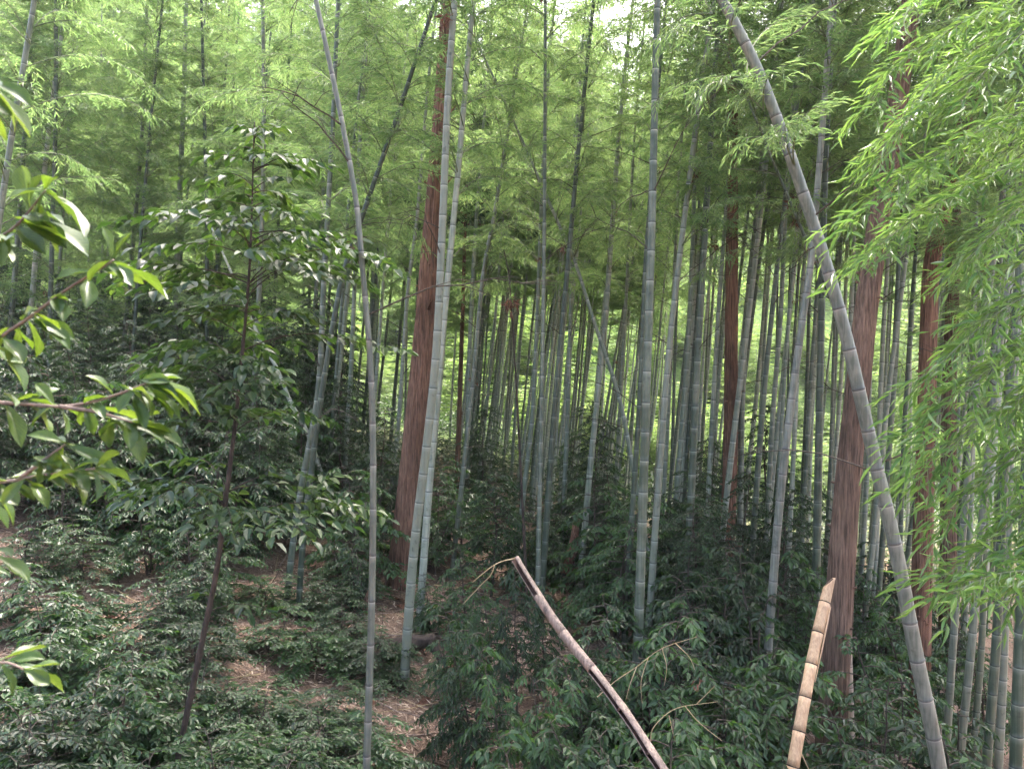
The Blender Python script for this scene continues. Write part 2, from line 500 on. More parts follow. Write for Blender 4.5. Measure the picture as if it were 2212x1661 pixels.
def debris():
    g = np.random.default_rng(19)
    mb = MB()
    for i in range(420):
        y = g.uniform(4.5, 14); x = (g.random() * 1.4 - .8) * y * .8
        a = g.random() * 6.28; ln = g.uniform(.15, .9) if i % 3 else g.uniform(.8, 2.0)
        n = 5; t = np.linspace(-.5, .5, n)
        px = x + np.cos(a) * ln * t; py = y + np.sin(a) * ln * t
        p = np.stack([px, py, terrain(px, py) + .02 + g.random() * .03], -1) + g.normal(0, .012, (n, 3))
        tube(mb, p, np.linspace(1, .5, n) * g.uniform(.003, .010), 5, mat=int(g.integers(3)))
    N = 260
    y = g.uniform(4.5, 13, N); x = (g.random(N) * 1.4 - .8) * y * .8
    a = g.random(N) * 6.28
    d = np.stack([np.cos(a), np.sin(a), g.normal(0, .2, N) - .23 * np.cos(a)], -1)
    leaf_batch(mb, np.stack([x, y, terrain(x, y) + .035], -1), d, nrm(UP + g.normal(0, .3, (N, 3)) + (.2, 0, 0)), g.uniform(.15, .34, N), g.uniform(.04, .09, N), 'ovate', rng=g, fold=.6, mat=3)
    o = part('forest_debris', mb.mesh('forest_debris', [DARK_BARK, DEAD_GREY, TWIG, SHEATH]), stuff=True)
    o['label'] = 'fallen twigs and brown culm sheaths lying among the dry leaves'


debris()

# ------------------------------------------------------------------ bamboo
def culm_rings(path, r0, rng, s0=.0, first=.14, longest=.30, sides=10, taper=.72):
    """rings of a culm along path: positions, radii, colour band"""
    a = arclen(path); T = a[-1]
    s = s0; k = 0
    S, Rr, B = [], [], []
    def rad(q):
        return r0 * (1 - taper * (q / T) ** 1.25) * (1 + .12 * max(0, 1 - q / .6))
    nodes = []
    while s < T:
        nodes.append(s)
        g = min(1, k / 9.0)
        s += (first + (longest - first) * g) * rng.uniform(.93, 1.07) * (1 if s < .75 * T else .8)
        k += 1
    prev = 0
    for q in nodes:
        for ds, m, b in ((-.060, 1.0, .0), (-.020, 1.0, .25), (-.009, 1.01, .75), (-.005, .995, -.95), (.0, 1.09, -.2), (.004, 1.07, -.85), (.010, .98, -.3), (.045, .99, 0)):
            if q + ds > prev + 1e-4 and q + ds < T:
                S.append(q + ds); Rr.append(rad(q + ds) * m); B.append(b); prev = q + ds
    S.append(T); Rr.append(rad(T)); B.append(0)
    return np.array(S), np.array(Rr), np.array(B), nodes


def fill_crown(rng, L=7.5, base_len=1.9, dense=1.0, leaf=.102, start_r=.03):
    """branches and leaves about a culm that stands on the origin along +Z; returns two MB and the leaf arrays"""
    br = MB(); fo = MB()
    z = 0.0; k = 0
    az0 = rng.random() * 6.28
    PP, DD, NN, LL = [], [], [], []
    while z < L:
        t = z / L
        for h in (0, 1):
            az = az0 + (k % 2) * math.pi + (h - .5) * rng.uniform(.5, 1.2) + rng.normal(0, .25)
            ln = base_len * (1 - .72 * t) * rng.uniform(.6, 1.1) * (1 if h == 0 else .72)
            if k < 3:
                ln *= .75
            el = R(rng.uniform(28, 55)) + .25 * t
            n = 9
            e = el - np.linspace(0, 1, n) ** 1.3 * R(rng.uniform(45, 80))
            hd = az + np.cumsum(rng.normal(0, .06, n))
            dirs = np.stack([np.cos(e) * np.cos(hd), np.cos(e) * np.sin(hd), np.sin(e)], -1)
            p = np.vstack([[0, 0, z], np.array([0, 0, z]) + np.cumsum(dirs, 0) * ln / n])
            tube(br, p, np.linspace(.0075, .0022, n + 1) * (1.15 - .6 * t), 4, cap=False)
            # side twigs
            m = max(5, int(ln / .043 * dense))
            s = np.sort(rng.uniform(.16, 1.0, m)) * ln
            q = at_len(p, s); tg = nrm(at_len(np.gradient(p, axis=0), s) if False else np.stack([np.interp(s, arclen(p), np.gradient(p, axis=0)[:, c]) for c in range(3)], -1))
            sd = nrm(np.cross(tg, UP)) * np.where(rng.random(m) < .5, 1, -1)[:, None]
            td = nrm(tg * rng.uniform(.5, 1.1, m)[:, None] + sd * rng.uniform(.5, 1.1, m)[:, None] + UP * rng.normal(.0, .28, m)[:, None])
            tl = rng.uniform(.14, .42, m) * (1.15 - .6 * s / ln) * (1 - .35 * t)
            for b in range(m):
                nn = max(3, int(tl[b] / .028))
                u = np.linspace(.12, 1, nn)
                pos = q[b] + td[b] * (tl[b] * u)[:, None] - UP * (.30 * tl[b] * u ** 2)[:, None]
                sg = np.where(np.arange(nn) % 2 == 0, 1., -1.)[:, None]
                ls = nrm(np.cross(td[b], UP))
                d = td[b] * rng.uniform(.45, 1.1, (nn, 1)) + ls * sg * rng.uniform(.25, .8, (nn, 1)) - UP * rng.uniform(.05, .75, (nn, 1))
                PP.append(pos); DD.append(d)
                NN.append(UP + rng.normal(0, .55, (nn, 3)))
                LL.append(rng.uniform(.65, 1.15, nn) * leaf)
                tube(br, np.array([q[b], q[b] + td[b] * tl[b] * .5 - UP * .07 * tl[b], pos[-1]]), [.0022, .0016, .0008], 3, cap=False)
        z += rng.uniform(.24, .34) * (1 - .25 * t); k += 1
    PP = np.vstack(PP); DD = np.vstack(DD); NN = np.vstack(NN); LL = np.concatenate(LL)
    leaf_batch(fo, PP, DD, NN, LL, LL * .165, 'lance', rng=rng)
    return br, fo, (PP, DD, NN, LL)


NCROWN = 7
CROWN_BR, CROWN_FO, CROWN_DATA = [], [], []
for k in range(NCROWN):
    g = np.random.default_rng(100 + k)
    b_, f_, d_ = fill_crown(g, L=[7.5, 8.2, 7, 8.6, 7.8, 6.6, 8][k], base_len=[1.9, 2.2, 1.7, 2.1, 2.3, 1.6, 2.0][k])
    CROWN_BR.append(b_.mesh('bamboo_branches', GREEN_TWIG)); CROWN_FO.append(f_.mesh('bamboo_foliage', BAM_LEAF)); CROWN_DATA.append(d_)


def axis_matrix(origin, direction, spin, scale):
    z = Vector(direction).normalized()
    q = z.to_track_quat('Z', 'Y').to_matrix().to_4x4()
    return Matrix.Translation(Vector(origin)) @ q @ Matrix.Rotation(spin, 4, 'Z') @ Matrix.Scale(scale, 4)


def add_crown(root, path_rel, s_start, rng, scale=1.0, variant=None):
    a = arclen(path_rel); T = a[-1]
    k = int(rng.integers(NCROWN)) if variant is None else variant
    o = at_len(path_rel, np.array([s_start]))[0]
    e = at_len(path_rel, np.array([min(T, s_start + 6)]))[0]
    M = axis_matrix(o, e - o, rng.random() * 6.28, scale)
    part('branch_whorl', CROWN_BR[k], root, M, stuff=True)
    part('foliage', CROWN_FO[k], root, M, stuff=True)


def bamboo_path(pts, d, height):
    """pts: (px, py[, depth]) from the base upwards; goes on down into the ground and up to its full height"""
    w = np.array([P(p[0], p[1], p[2] if len(p) > 2 else d) for p in pts])
    dn = nrm(w[0] - w[1]); dn[2] = min(dn[2], -.6); dn = nrm(dn)
    q = w[0].copy(); ext = []
    if q[2] > H(q[0], q[1]):
        while q[2] > H(q[0], q[1]) - .12 and len(ext) < 400:
            q = q + dn * .1; ext.append(q.copy())
            dn = nrm(dn + np.array((0, 0, -.02)))
    if ext:
        e = np.array(ext)[::-1]
        w = np.vstack([e[::max(1, len(e) // 3)][:3] if len(e) > 3 else e[:1], w])
    ext = []
    up = nrm(w[-1] - w[-2]); q = w[-1].copy()
    L = arclen(w)[-1]
    lean = nrm(np.array((up[0], up[1], 0)) + 1e-6)
    while L < height:
        q = q + up * .8; L += .8; ext.append(q.copy())
        up = nrm(up + lean * .015)
    if ext:
        w = np.vstack([w, ext])
    return smooth_path(w, .12)


def clump(center, size, n, rng, mat=SHEATH):
    mb = MB()
    pos = center + rng.normal(0, size * .25, (n, 3)); d = rng.normal(0, .5, (n, 3)) - UP * .6
    leaf_batch(mb, pos, d, rng.normal(0, 1, (n, 3)), rng.uniform(.5, 1, n) * size, rng.uniform(.12, .3, n) * size, 'lance', rng=rng)
    return mb.mesh('sheath_clump', mat)


def bamboo(pts, d, wpx, kind, label, height=13.0, crown=5.2, group=None, rng=None, cscale=1.0, variant=None, longest=.30, sides=10, taper=.72, crown2=None):
    rng = rng or np.random.default_rng(int(pts[0][0] * 7 + pts[0][1]))
    p = bamboo_path(pts, d, height)
    base = p[0].copy()
    rel = p - base
    dd = pts[0][2] if len(pts[0]) > 2 else d
    S, Rr, B, nodes = culm_rings(rel, wpx * dd / F / 2, rng, longest=longest, taper=taper)
    mb = MB(); tube(mb, at_len(rel, S), Rr, sides, rng.random(), B)
    root = thing('bamboo', base, label, 'bamboo', group)
    part('culm', mb.mesh('culm', CULM[kind], True), root)
    if crown is not None:
        T = arclen(rel)[-1]
        add_crown(root, rel, min(crown, T - 2), rng, cscale, variant)
        for q in range(int(rng.integers(3, 7))):
            s_ = rng.uniform(max(1.5, crown - 2.6), crown + 1.2)
            o = at_len(rel, np.array([s_]))[0]; az_ = rng.random() * 6.28; ln = rng.uniform(.5, 1.3)
            v = np.linspace(0, 1, 7)[:, None]; el = rng.uniform(.3, 1.0)
            b = o + v * ln * np.array((math.cos(az_), math.sin(az_), el)) - UP * (.35 * ln * v ** 2)
            b[2:-1] += rng.normal(0, .012, (4, 3))
            mb = MB(); tube(mb, b, np.linspace(.007, .002, 7), 5)
            m_ = int(rng.integers(2, 5))
            for _ in range(m_):
                i_ = int(rng.integers(2, 6)); dv_ = nrm(b[i_] - b[i_ - 1] + rng.normal(0, .08, 3)) * rng.uniform(.12, .35)
                tube(mb, np.array([b[i_], b[i_] + dv_ * .6, b[i_] + dv_ - UP * .03]), [.003, .002, .001], 4)
            part('dead_branch', mb.mesh('dead_branch', STEM), root)
        if rng.random() < .55 and dd > 7:
            s_ = rng.uniform(crown - 1.5, crown + 1.5); o = at_len(rel, np.array([s_]))[0] + (rng.normal(0, .1), rng.normal(0, .1), 0)
            part('sheath_clump', clump(o, rng.uniform(.08, .16), 16, rng), root, stuff=True)
        if crown2:
            add_crown(root, rel, min(crown2, T - 2), rng, cscale)
    return root, p


BAMBOO = [
    # points from the base up, depth, width in px, colour, label
    ([(792, 1650), (803, 1300), (806, 1000), (800, 780), (783, 580), (770, 440), (740, 270), (700, 80), (680, -10)], 5.2, 17, 'grey', 'slim pale grey bamboo curving leftward before the red cedar, white rings at its joints', dict(crown=6.4, height=9.5, taper=.8)),
    ([(605, 1440), (632, 1180), (655, 1030), (688, 840), (700, 600), (718, 290), (724, 150)], 9.6, 15, 'green', 'left stem of the close pair of leaning bamboo above the litter slope', dict(crown=5.2)),
    ([(637, 1470), (652, 1200), (672, 1020), (695, 850), (735, 620), (775, 490), (865, 230), (925, 50)], 9.3, 14, 'dark', 'dark bamboo of the close pair, its top slanting across to the red cedar', dict(crown=5.0)),
    ([(868, 1540), (893, 1200), (922, 960), (943, 750), (956, 480), (968, 200), (982, 0)], 8.0, 21, 'green', 'stout grey green bamboo standing directly in front of the red cedar', dict(crown=7.2)),
    ([(905, 1360), (925, 1080), (945, 850), (958, 700), (985, 420), (1000, 250)], 9.6, 17, 'pale', 'pale bamboo half hidden behind the stout one at the red cedar', dict(crown=5.6)),
    ([(838, 1120), (862, 900), (880, 640), (900, 480), (915, 300)], 13.5, 10, 'green', 'thin green bamboo just behind the red cedar on its shaded side', dict(crown=5.0)),
    ([(745, 1010), (757, 820), (765, 640), (772, 450)], 14, 11, 'pale', 'pale bamboo seen between the close pair and the red cedar', dict(crown=4.8)),
    ([(985, 1160), (1018, 860), (1043, 600), (1065, 480), (1090, 330), (1110, 200)], 12, 11, 'green', 'slim bamboo leaning between the red cedar and the thin dead stem', dict(crown=4.6)),
    ([(1120, 1170), (1135, 1030), (1150, 900), (1160, 700), (1168, 480)], 13, 11, 'pale', 'pale bamboo crossing behind the base of the thin dead stem', dict(crown=5.2)),
    ([(1163, 1190), (1172, 760), (1176, 450), (1178, 60), (1178, -40)], 10.5, 11, 'green', 'straight thin bamboo rising into the bright sky gap', dict(crown=7.4)),
    ([(1175, 1210), (1198, 880), (1224, 600), (1246, 360), (1262, 200)], 11, 14, 'dark', 'dark green bamboo leaning beside the straight thin one under the sky gap', dict(crown=6.0)),
    ([(1212, 1210), (1226, 900), (1234, 640), (1240, 450)], 14, 11, 'pale', 'pale bamboo behind the foot of the slanting bamboo that leans to the upper left', dict(crown=5.5)),
    ([(1380, 1080), (1362, 980), (1335, 850), (1285, 700), (1240, 560), (1205, 480), (1170, 400)], 11.5, 11, 'pale', 'pale slanting bamboo leaning to the upper left across upright stems', dict(crown=5.5, height=9.5)),
    ([(1258, 1200), (1276, 1000), (1298, 790), (1313, 620), (1325, 450)], 12.5, 14, 'pale', 'pale grey bamboo crossed by the slanting bamboo', dict(crown=5.2)),
    ([(1325, 1150), (1338, 900), (1352, 650), (1362, 450)], 15, 9, 'green', 'thin green bamboo behind the slanting bamboo', dict(crown=5.5)),
    ([(1362, 1160), (1382, 860), (1393, 600), (1405, 420)], 10.5, 13, 'dark', 'dark bamboo touching the near side of the tall stout centre bamboo', dict(crown=5.6)),
    ([(1372, 1560), (1385, 1200), (1396, 850), (1408, 480), (1416, 150), (1421, -20)], 7.6, 22, 'green', 'tall stout bamboo with dark joint rings rising unbroken from the shrubs at the centre', dict(crown=7.6)),
    ([(1405, 1300), (1420, 1080), (1443, 780), (1465, 580), (1490, 380)], 9.8, 16, 'green', 'bamboo leaning away from the tall stout centre one on its cedar side', dict(crown=5.6)),
    ([(1432, 1100), (1443, 900), (1452, 700), (1460, 520)], 14, 10, 'pale', 'pale thin bamboo seen in the gap beside the tall stout centre one', dict(crown=5.5)),
    ([(1487, 1210), (1503, 850), (1524, 480), (1535, 300)], 10.5, 18, 'green', 'broad grey bamboo standing before the thin dark cedar', dict(crown=6.7)),
    ([(1478, 1080), (1492, 860), (1508, 640), (1520, 480)], 14, 10, 'dark', 'dark slender bamboo behind the broad grey one near the thin dark cedar', dict(crown=6.7)),
    ([(1528, 1110), (1540, 880), (1553, 660), (1565, 500)], 13, 12, 'pale', 'pale bamboo close to the thin dark cedar on its near side', dict(crown=6.9)),
    ([(1600, 1050), (1604, 850), (1615, 650), (1632, 480), (1645, 350)], 13, 15, 'green', 'greenish bamboo leaning out from behind the thin dark cedar', dict(crown=6.0)),
    ([(1627, 1160), (1640, 980), (1655, 800), (1676, 600), (1690, 480)], 11.5, 14, 'dark', 'dark bamboo against the bright clearing next to the thin dark cedar', dict(crown=6.9)),
    ([(1655, 1180), (1668, 920), (1685, 700), (1693, 540)], 12, 13, 'green', 'green bamboo with white joint rings against the bright clearing', dict(crown=6.7)),
    ([(1660, 1390), (1683, 1100), (1708, 880), (1735, 680), (1752, 560), (1772, 330), (1797, 0)], 8.8, 20, 'grey', 'stout pale grey bamboo that the big leaning bamboo crosses near its top', dict(crown=7.2)),
    ([(1706, 1150), (1718, 900), (1727, 700), (1740, 540)], 13, 12, 'pale', 'pale thin bamboo just behind the stout pale grey one', dict(crown=6.7)),
    ([(1735, 1130), (1748, 880), (1760, 700), (1768, 560)], 13, 11, 'green', 'green thin bamboo between the stout grey one and the dark green one', dict(crown=6.7)),
    ([(1763, 1260), (1769, 950), (1774, 700), (1778, 540)], 10.2, 19, 'dark', 'broad dark green bamboo with white rings near the big leaning one', dict(crown=7.1)),
    ([(1790, 1140), (1797, 900), (1803, 700)], 14, 9, 'green', 'thin bamboo peeping between the dark green one and the big leaning one', dict(crown=6.7)),
    ([(2050, 1780), (2018, 1600), (1976, 1400), (1938, 1200), (1882, 960), (1826, 720), (1775, 540), (1708, 340), (1645, 170), (1605, 85), (1560, 0)], 5.4, 33, 'grey', 'big grey bamboo leaning boldly to the upper left in front of the cedars', dict(crown=5.9, height=10.5, longest=.28, sides=16, taper=.6, variant=5, cscale=.8)),
    ([(1930, 1150), (1880, 960), (1840, 790), (1800, 660), (1752, 545), (1700, 420), (1650, 300)], 9.5, 12, 'dark', 'thin dark bamboo leaning just behind the big grey leaning one', dict(crown=6.0, height=9.5)),
    ([(1838, 1640), (1834, 1500), (1832, 1330), (1850, 1000), (1880, 700), (1905, 500)], 9.0, 19, 'brown', 'brownish bamboo standing close behind the rough barked cedar', dict(crown=6.6)),
    ([(1868, 1330), (1885, 1180), (1905, 980), (1925, 800), (1945, 650)], 11.5, 13, 'green', 'green bamboo between the rough barked cedar and the big leaning bamboo', dict(crown=7.1)),
    ([(1895, 1320), (1908, 1150), (1925, 900), (1935, 700)], 12, 13, 'dark', 'dark bamboo tight beside the green one behind the big leaning bamboo', dict(crown=7.1)),
    ([(1945, 1150), (1952, 950), (1962, 780)], 13, 11, 'green', 'slim bamboo seen past the big leaning bamboo by the dark red cedar', dict(crown=6.9)),
    ([(2045, 1600), (2062, 1350), (2080, 1150)], 8.5, 16, 'green', 'bamboo right beside the dark red cedar in the thick clump', dict(crown=6.2)),
    ([(2075, 1620), (2098, 1400), (2115, 1200)], 8.2, 17, 'green', 'second bamboo from the dark red cedar in the thick clump', dict(crown=6.0)),
    ([(2100, 1640), (2120, 1400), (2128, 1150)], 9.2, 14, 'dark', 'dark slim bamboo in the middle of the thick clump beneath the bright sprays', dict(crown=6.4)),
    ([(2128, 1680), (2150, 1420), (2162, 1180)], 7.4, 20, 'dark', 'broad dark bamboo in the thick clump beneath the bright sprays', dict(crown=6.6)),
    ([(2155, 1690), (2168, 1420), (2176, 1180)], 8.0, 18, 'green', 'grey green bamboo behind the broad dark one in the thick clump', dict(crown=6.0)),
    ([(2192, 1720), (2203, 1420), (2212, 1180)], 6.4, 27, 'green', 'stoutest bamboo of the thick clump at the very edge of the picture', dict(crown=7.0)),
    ([(690, 1010), (662, 930), (628, 870), (600, 800), (560, 730), (530, 660)], 12.5, 12, 'pale', 'pale bamboo slanting to the upper left behind the dark sapling', dict(crown=None, height=5.6)),
    ([(712, 1000), (722, 860), (735, 700), (748, 520)], 13, 9, 'green', 'thin green bamboo behind the close leaning pair', dict(crown=4.6)),
    ([(388, 420), (392, 330), (396, 240), (400, 100)], 17, 15, 'pale', 'pale sunlit bamboo high on the slope behind the dark sapling top', dict(crown=4.2)),
    ([(65, 700), (80, 520), (95, 380)], 15, 12, 'pale', 'pale bamboo up the slope behind the broad leaved twigs', dict(crown=3.6)),
    ([(20, 330), (45, 180), (60, 90)], 9.5, 15, 'green', 'short bamboo tip slanting behind the topmost broad leaved twig', dict(crown=4.0)),
]
for pts, d, w, kind, label, kw in BAMBOO:
    bamboo(pts, d, w, kind, label, **kw)

# repeats further back: a few culm meshes shared by many stems
CULMS = {}
for kd in ('green', 'pale', 'dark'):
    for k in range(3):
        g = np.random.default_rng(300 + k)
        Hh = 13.5
        zz = np.linspace(0, Hh, 40)
        bend = .35 * (k - 1) * .6
        p = np.stack([bend * (zz / Hh) ** 2 + .04 * np.sin(zz * .6 + k), .03 * np.cos(zz * .5 + k) + .25 * (zz / Hh) ** 3, zz], -1)
        S, Rr, B, _ = culm_rings(p, .05, g, longest=.32)
        mb = MB(); tube(mb, at_len(p, S), Rr, 8, .5, B)
        CULMS[kd, k] = mb.mesh('culm', CULM[kd], True)


ZONES = [(120, 'behind leafy twigs'), (400, 'before dark sapling'), (600, 'behind dark sapling'), (780, 'by leaning pair'), (900, 'near slim pale bamboo'),
         (1000, 'behind red cedar'), (1100, 'past red cedar'), (1180, 'near dead stem'), (1260, 'under sky gap'), (1380, 'behind slanting bamboo'),
         (1480, 'behind centre bamboo'), (1570, 'before dark cedar'), (1660, 'past dark cedar'), (1780, 'behind pale grey bamboo'),
         (1900, 'behind brown cedar'), (2000, 'past leaning bamboo'), (2100, 'by dark red cedar'), (9999, 'behind bright sprays')]


def zone(px):
    return next(t for b, t in ZONES if px < b)


def filler(x, y, rng, kind, label, group, lean=(.06, 0), h=13.5, crown=5.5, dia=.1, cscale=1.0):
    z = H(x, y) - .1
    root = thing('bamboo', (x, y, z), label, 'bamboo', group)
    s = h / 13.5
    lx, ly = lean[0] + rng.normal(0, .026), lean[1] + rng.normal(0, .03)
    M = axis_matrix((0, 0, 0), (lx, ly, 1), rng.random() * 6.28, 1.0) @ Matrix.Diagonal((dia / .1, dia / .1, s, 1))
    part('culm', CULMS[kind, int(rng.integers(3))], root, M)
    ax = Vector((lx, ly, 1)).normalized()
    k = int(rng.integers(NCROWN))
    for up_ in ((0, 2.6) if x / y < -.05 and y < 24 else (0, 1.7, 3.4, 5.2) if x / y < -.27 else (0,)):
        M2 = axis_matrix(ax * (crown + up_), ax, rng.random() * 6.28, cscale)
        part('branch_whorl', CROWN_BR[k], root, M2, stuff=True)
        part('foliage', CROWN_FO[k], root, M2, stuff=True)
        k = (k + 3) % NCROWN


rng = np.random.default_rng(77)
kinds = ['pale', 'green', 'pale', 'dark']
taken = []


def spread(n, pxr, dr, md, label, group, **kw):
    c = 0; tries = 0
    while c < n and tries < n * 60:
        tries += 1
        d = dr[0] + (dr[1] - dr[0]) * rng.random() ** .8
        x = d * (rng.uniform(*pxr) - 1106) / F
        if any((x - a) ** 2 + (d - b) ** 2 < md ** 2 for a, b in taken):
            continue
        taken.append((x, d)); c += 1
        k2 = dict(kw)
        kd = k2.pop('kinds', kinds)
        dia = rng.uniform(*k2.pop('dia', (.07, .115)))
        cr = rng.uniform(*k2.pop('crown', (4.6, 6.4)))
        kk = kd[int(rng.integers(len(kd)))]
        zn = zone(1106 + F * x / d)
        lb = f"{'distant ' if d > 22 else 'nearer ' if d < 16 else ''}{'thin' if dia < .078 else 'thick' if dia > .1 else 'slender'} {kk} bamboo {label} {zn}"
        filler(x, d, rng, kk, lb, 'bamboo ' + label + ' ' + zn, dia=dia, crown=cr, h=rng.uniform(12, 14.5), **k2)


spread(95, (990, 1420), (17, 31), .45, 'in far stand', '', kinds=['pale', 'pale', 'green'], dia=(.06, .09), crown=(5.0, 7.0), lean=(.10, 0))
spread(56, (1400, 2050), (12, 22), .7, 'in open grove', '', crown=(6.8, 8.6), lean=(.08, 0))
spread(30, (640, 1020), (14.5, 28), .8, 'in shaded grove', '', crown=(3.6, 5.6), lean=(.06, 0))
spread(40, (-120, 660), (13, 30), .9, 'on the wooded slope', '', crown=(.9, 3.0), lean=(.05, 0), kinds=['green', 'dark', 'green'], cscale=1.12)
spread(20, (2000, 2420), (10, 22), .8, 'at the grove edge', '', crown=(5.0, 6.8), lean=(.08, 0))

# unseen bamboos added behind and beside the camera to shade the ground
for x, y in ((-3.2, -2.0), (2.6, -1.6), (-6.0, 0.5), (5.2, -0.5), (-1.2, -4.5), (1.4, -5.2), (4.2, -4.2), (-4.8, -5.0), (7.6, 1.8), (-8.4, 3.0), (-7.2, -3.6), (7.4, -3.6),
             (0.2, -8.2), (-3.2, -8.6), (3.4, -8.8), (9.6, 4.4), (-10.6, 5.2), (6.4, -7.8), (-6.8, -8.0)):
    filler(x, y, rng, ('green', 'pale', 'dark')[int(rng.integers(3))], 'bamboo standing by the path outside the view', 'bamboo added for shade', crown=rng.uniform(5.2, 6.4), h=13.5, lean=(0, -.03))

# ------------------------------------------------------------------ cedars
def cedar(pts, d, wpx, label, mat, height=17, seed=0, crown_at=11):
    rng = np.random.default_rng(900 + seed)
    w = np.array([P(p[0], p[1], d) for p in pts])
    dn = nrm(w[0] - w[1]); q = w[0].copy()
    while q[2] > H(q[0], q[1]) - .25:
        q = q + dn * .1
    if np.linalg.norm(q - w[0]) > .15:
        w = np.vstack([q, w])
    up = nrm(w[-1] - w[-2]); L = arclen(w)[-1]; q = w[-1].copy(); e = []
    while L < height:
        up = nrm(up + (0, 0, .06)); q = q + up * .7; L += .7; e.append(q.copy())
    if e:
        w = np.vstack([w, e])
    p = smooth_path(w, .07)
    base = p[0].copy(); rel = p - base
    a = arclen(rel); T = a[-1]
    r0 = wpx * d / F / 2
    rad = r0 * (1 - .78 * (a / T)) * (1 + .35 * np.exp(-a / .35))
    sides = 84
    an = np.arange(sides) * 2 * math.pi / sides
    mod = np.ones((len(rel), sides))
    zz = a[:, None]
    for q_, (f_, am) in enumerate(((3, .025), (7, .018), (13, .02), (19, .02), (27, .02), (37, .014))):
        ph = rng.random() * 6.28
        mod += am * np.sin(f_ * an[None] + ph + 1.1 * np.sin(zz * rng.uniform(.5, 1.4) + rng.random() * 6) + .5 * np.sin(zz * rng.uniform(2, 5)))
    mod += rng.normal(0, .012, mod.shape)
    root = thing('cedar_tree', base, label, 'tree')
    mb = MB(); tube(mb, rel, rad, sides, .5, rmod=mod)
    part('trunk', mb.mesh('trunk', mat, True), root)
    # dead branch stubs
    for k in range(30):
        s = rng.uniform(.8, min(T, 9)); o = at_len(rel, np.array([s]))[0]
        az = rng.random() * 6.28
        r_ = np.interp(s, a, rad)
        dr = np.array((math.cos(az), math.sin(az), rng.uniform(-.1, .5)))
        ln = rng.choice([.03, .04, .05, .25], p=[.4, .3, .2, .1])
        mb = MB(); tube(mb, np.array([o + dr * r_ * .85, o + dr * (r_ + ln * .6), o + dr * (r_ + ln)]), [.018, .013, .006], 6)
        part('branch_stub', mb.mesh('branch_stub', mat), root)
    # crown far up
    br = MB(); PP, DD, NN, LL = [], [], [], []
    s = crown_at
    while s < T - .1:
        t = (s - crown_at) / (T - crown_at)
        for _ in range(3):
            az = rng.random() * 6.28; ln = 1.9 * (1 - .8 * t) * rng.uniform(.7, 1.1)
            o = at_len(rel, np.array([s]))[0]
            u = np.linspace(0, 1, 6)[:, None]
            q = o + u * ln * np.array((math.cos(az), math.sin(az), .1)) - UP * (.25 * ln * u ** 2) + UP * .2 * u ** 4
            tube(br, q, np.linspace(.02, .005, 6), 4, cap=False)
            m = int(90 * ln)
            v = rng.uniform(.25, 1, m)
            pos = at_len(q, v * arclen(q)[-1])
            dd = nrm(np.stack([np.full(m, math.cos(az)), np.full(m, math.sin(az)), np.zeros(m)], -1) + rng.normal(0, .7, (m, 3)))
            PP.append(pos + dd * rng.uniform(0, .2, (m, 1))); DD.append(dd - UP * .3); NN.append(UP + rng.normal(0, .6, (m, 3))); LL.append(rng.uniform(.1, .2, m))
        s += .3
    fo = MB(); PP = np.vstack(PP); LL = np.concatenate(LL)
    leaf_batch(fo, PP, np.vstack(DD), np.vstack(NN), LL, LL * .3, 'lance', rng=rng)
    cr = part('crown', fo.mesh('cedar_crown', CEDAR_LEAF), root, stuff=True)
    part('limb', br.mesh('cedar_limb', mat), cr, stuff=True)
    return root


cedar([(852, 1340), (880, 1100), (905, 850), (925, 620), (943, 400), (958, 200), (970, 0)], 11, 54, 'red barked cedar leaning behind a stout bamboo above the fallen log', BARK, seed=1)
cedar([(1570, 1160), (1577, 1000), (1580, 700), (1582, 300), (1584, 0)], 13, 34, 'thin straight dark red cedar among the bamboo of the open grove', BARK, seed=2)
cedar([(1790, 1700), (1808, 1400), (1826, 1100), (1852, 840), (1880, 600), (1912, 400)], 8.2, 60, 'rough brown cedar crossed by the big leaning bamboo', BARK_DULL, seed=3)
cedar([(1984, 1700), (1991, 1250), (2000, 950), (2006, 700), (2018, 540), (2075, 300), (2120, 120), (2145, -20)], 9.6, 45, 'dark red cedar partly covered by bright bamboo sprays', BARK, seed=4)
cedar([(2048, 1300), (2050, 900), (2056, 700)], 13, 36, 'shaded cedar further back beside the dark red cedar', BARK_DULL, seed=5)
cedar([(985, 1100), (992, 900), (998, 720)], 19, 12, 'small far cedar with orange bark beyond the stout bamboo pair', BARK, seed=6, height=12, crown_at=7)

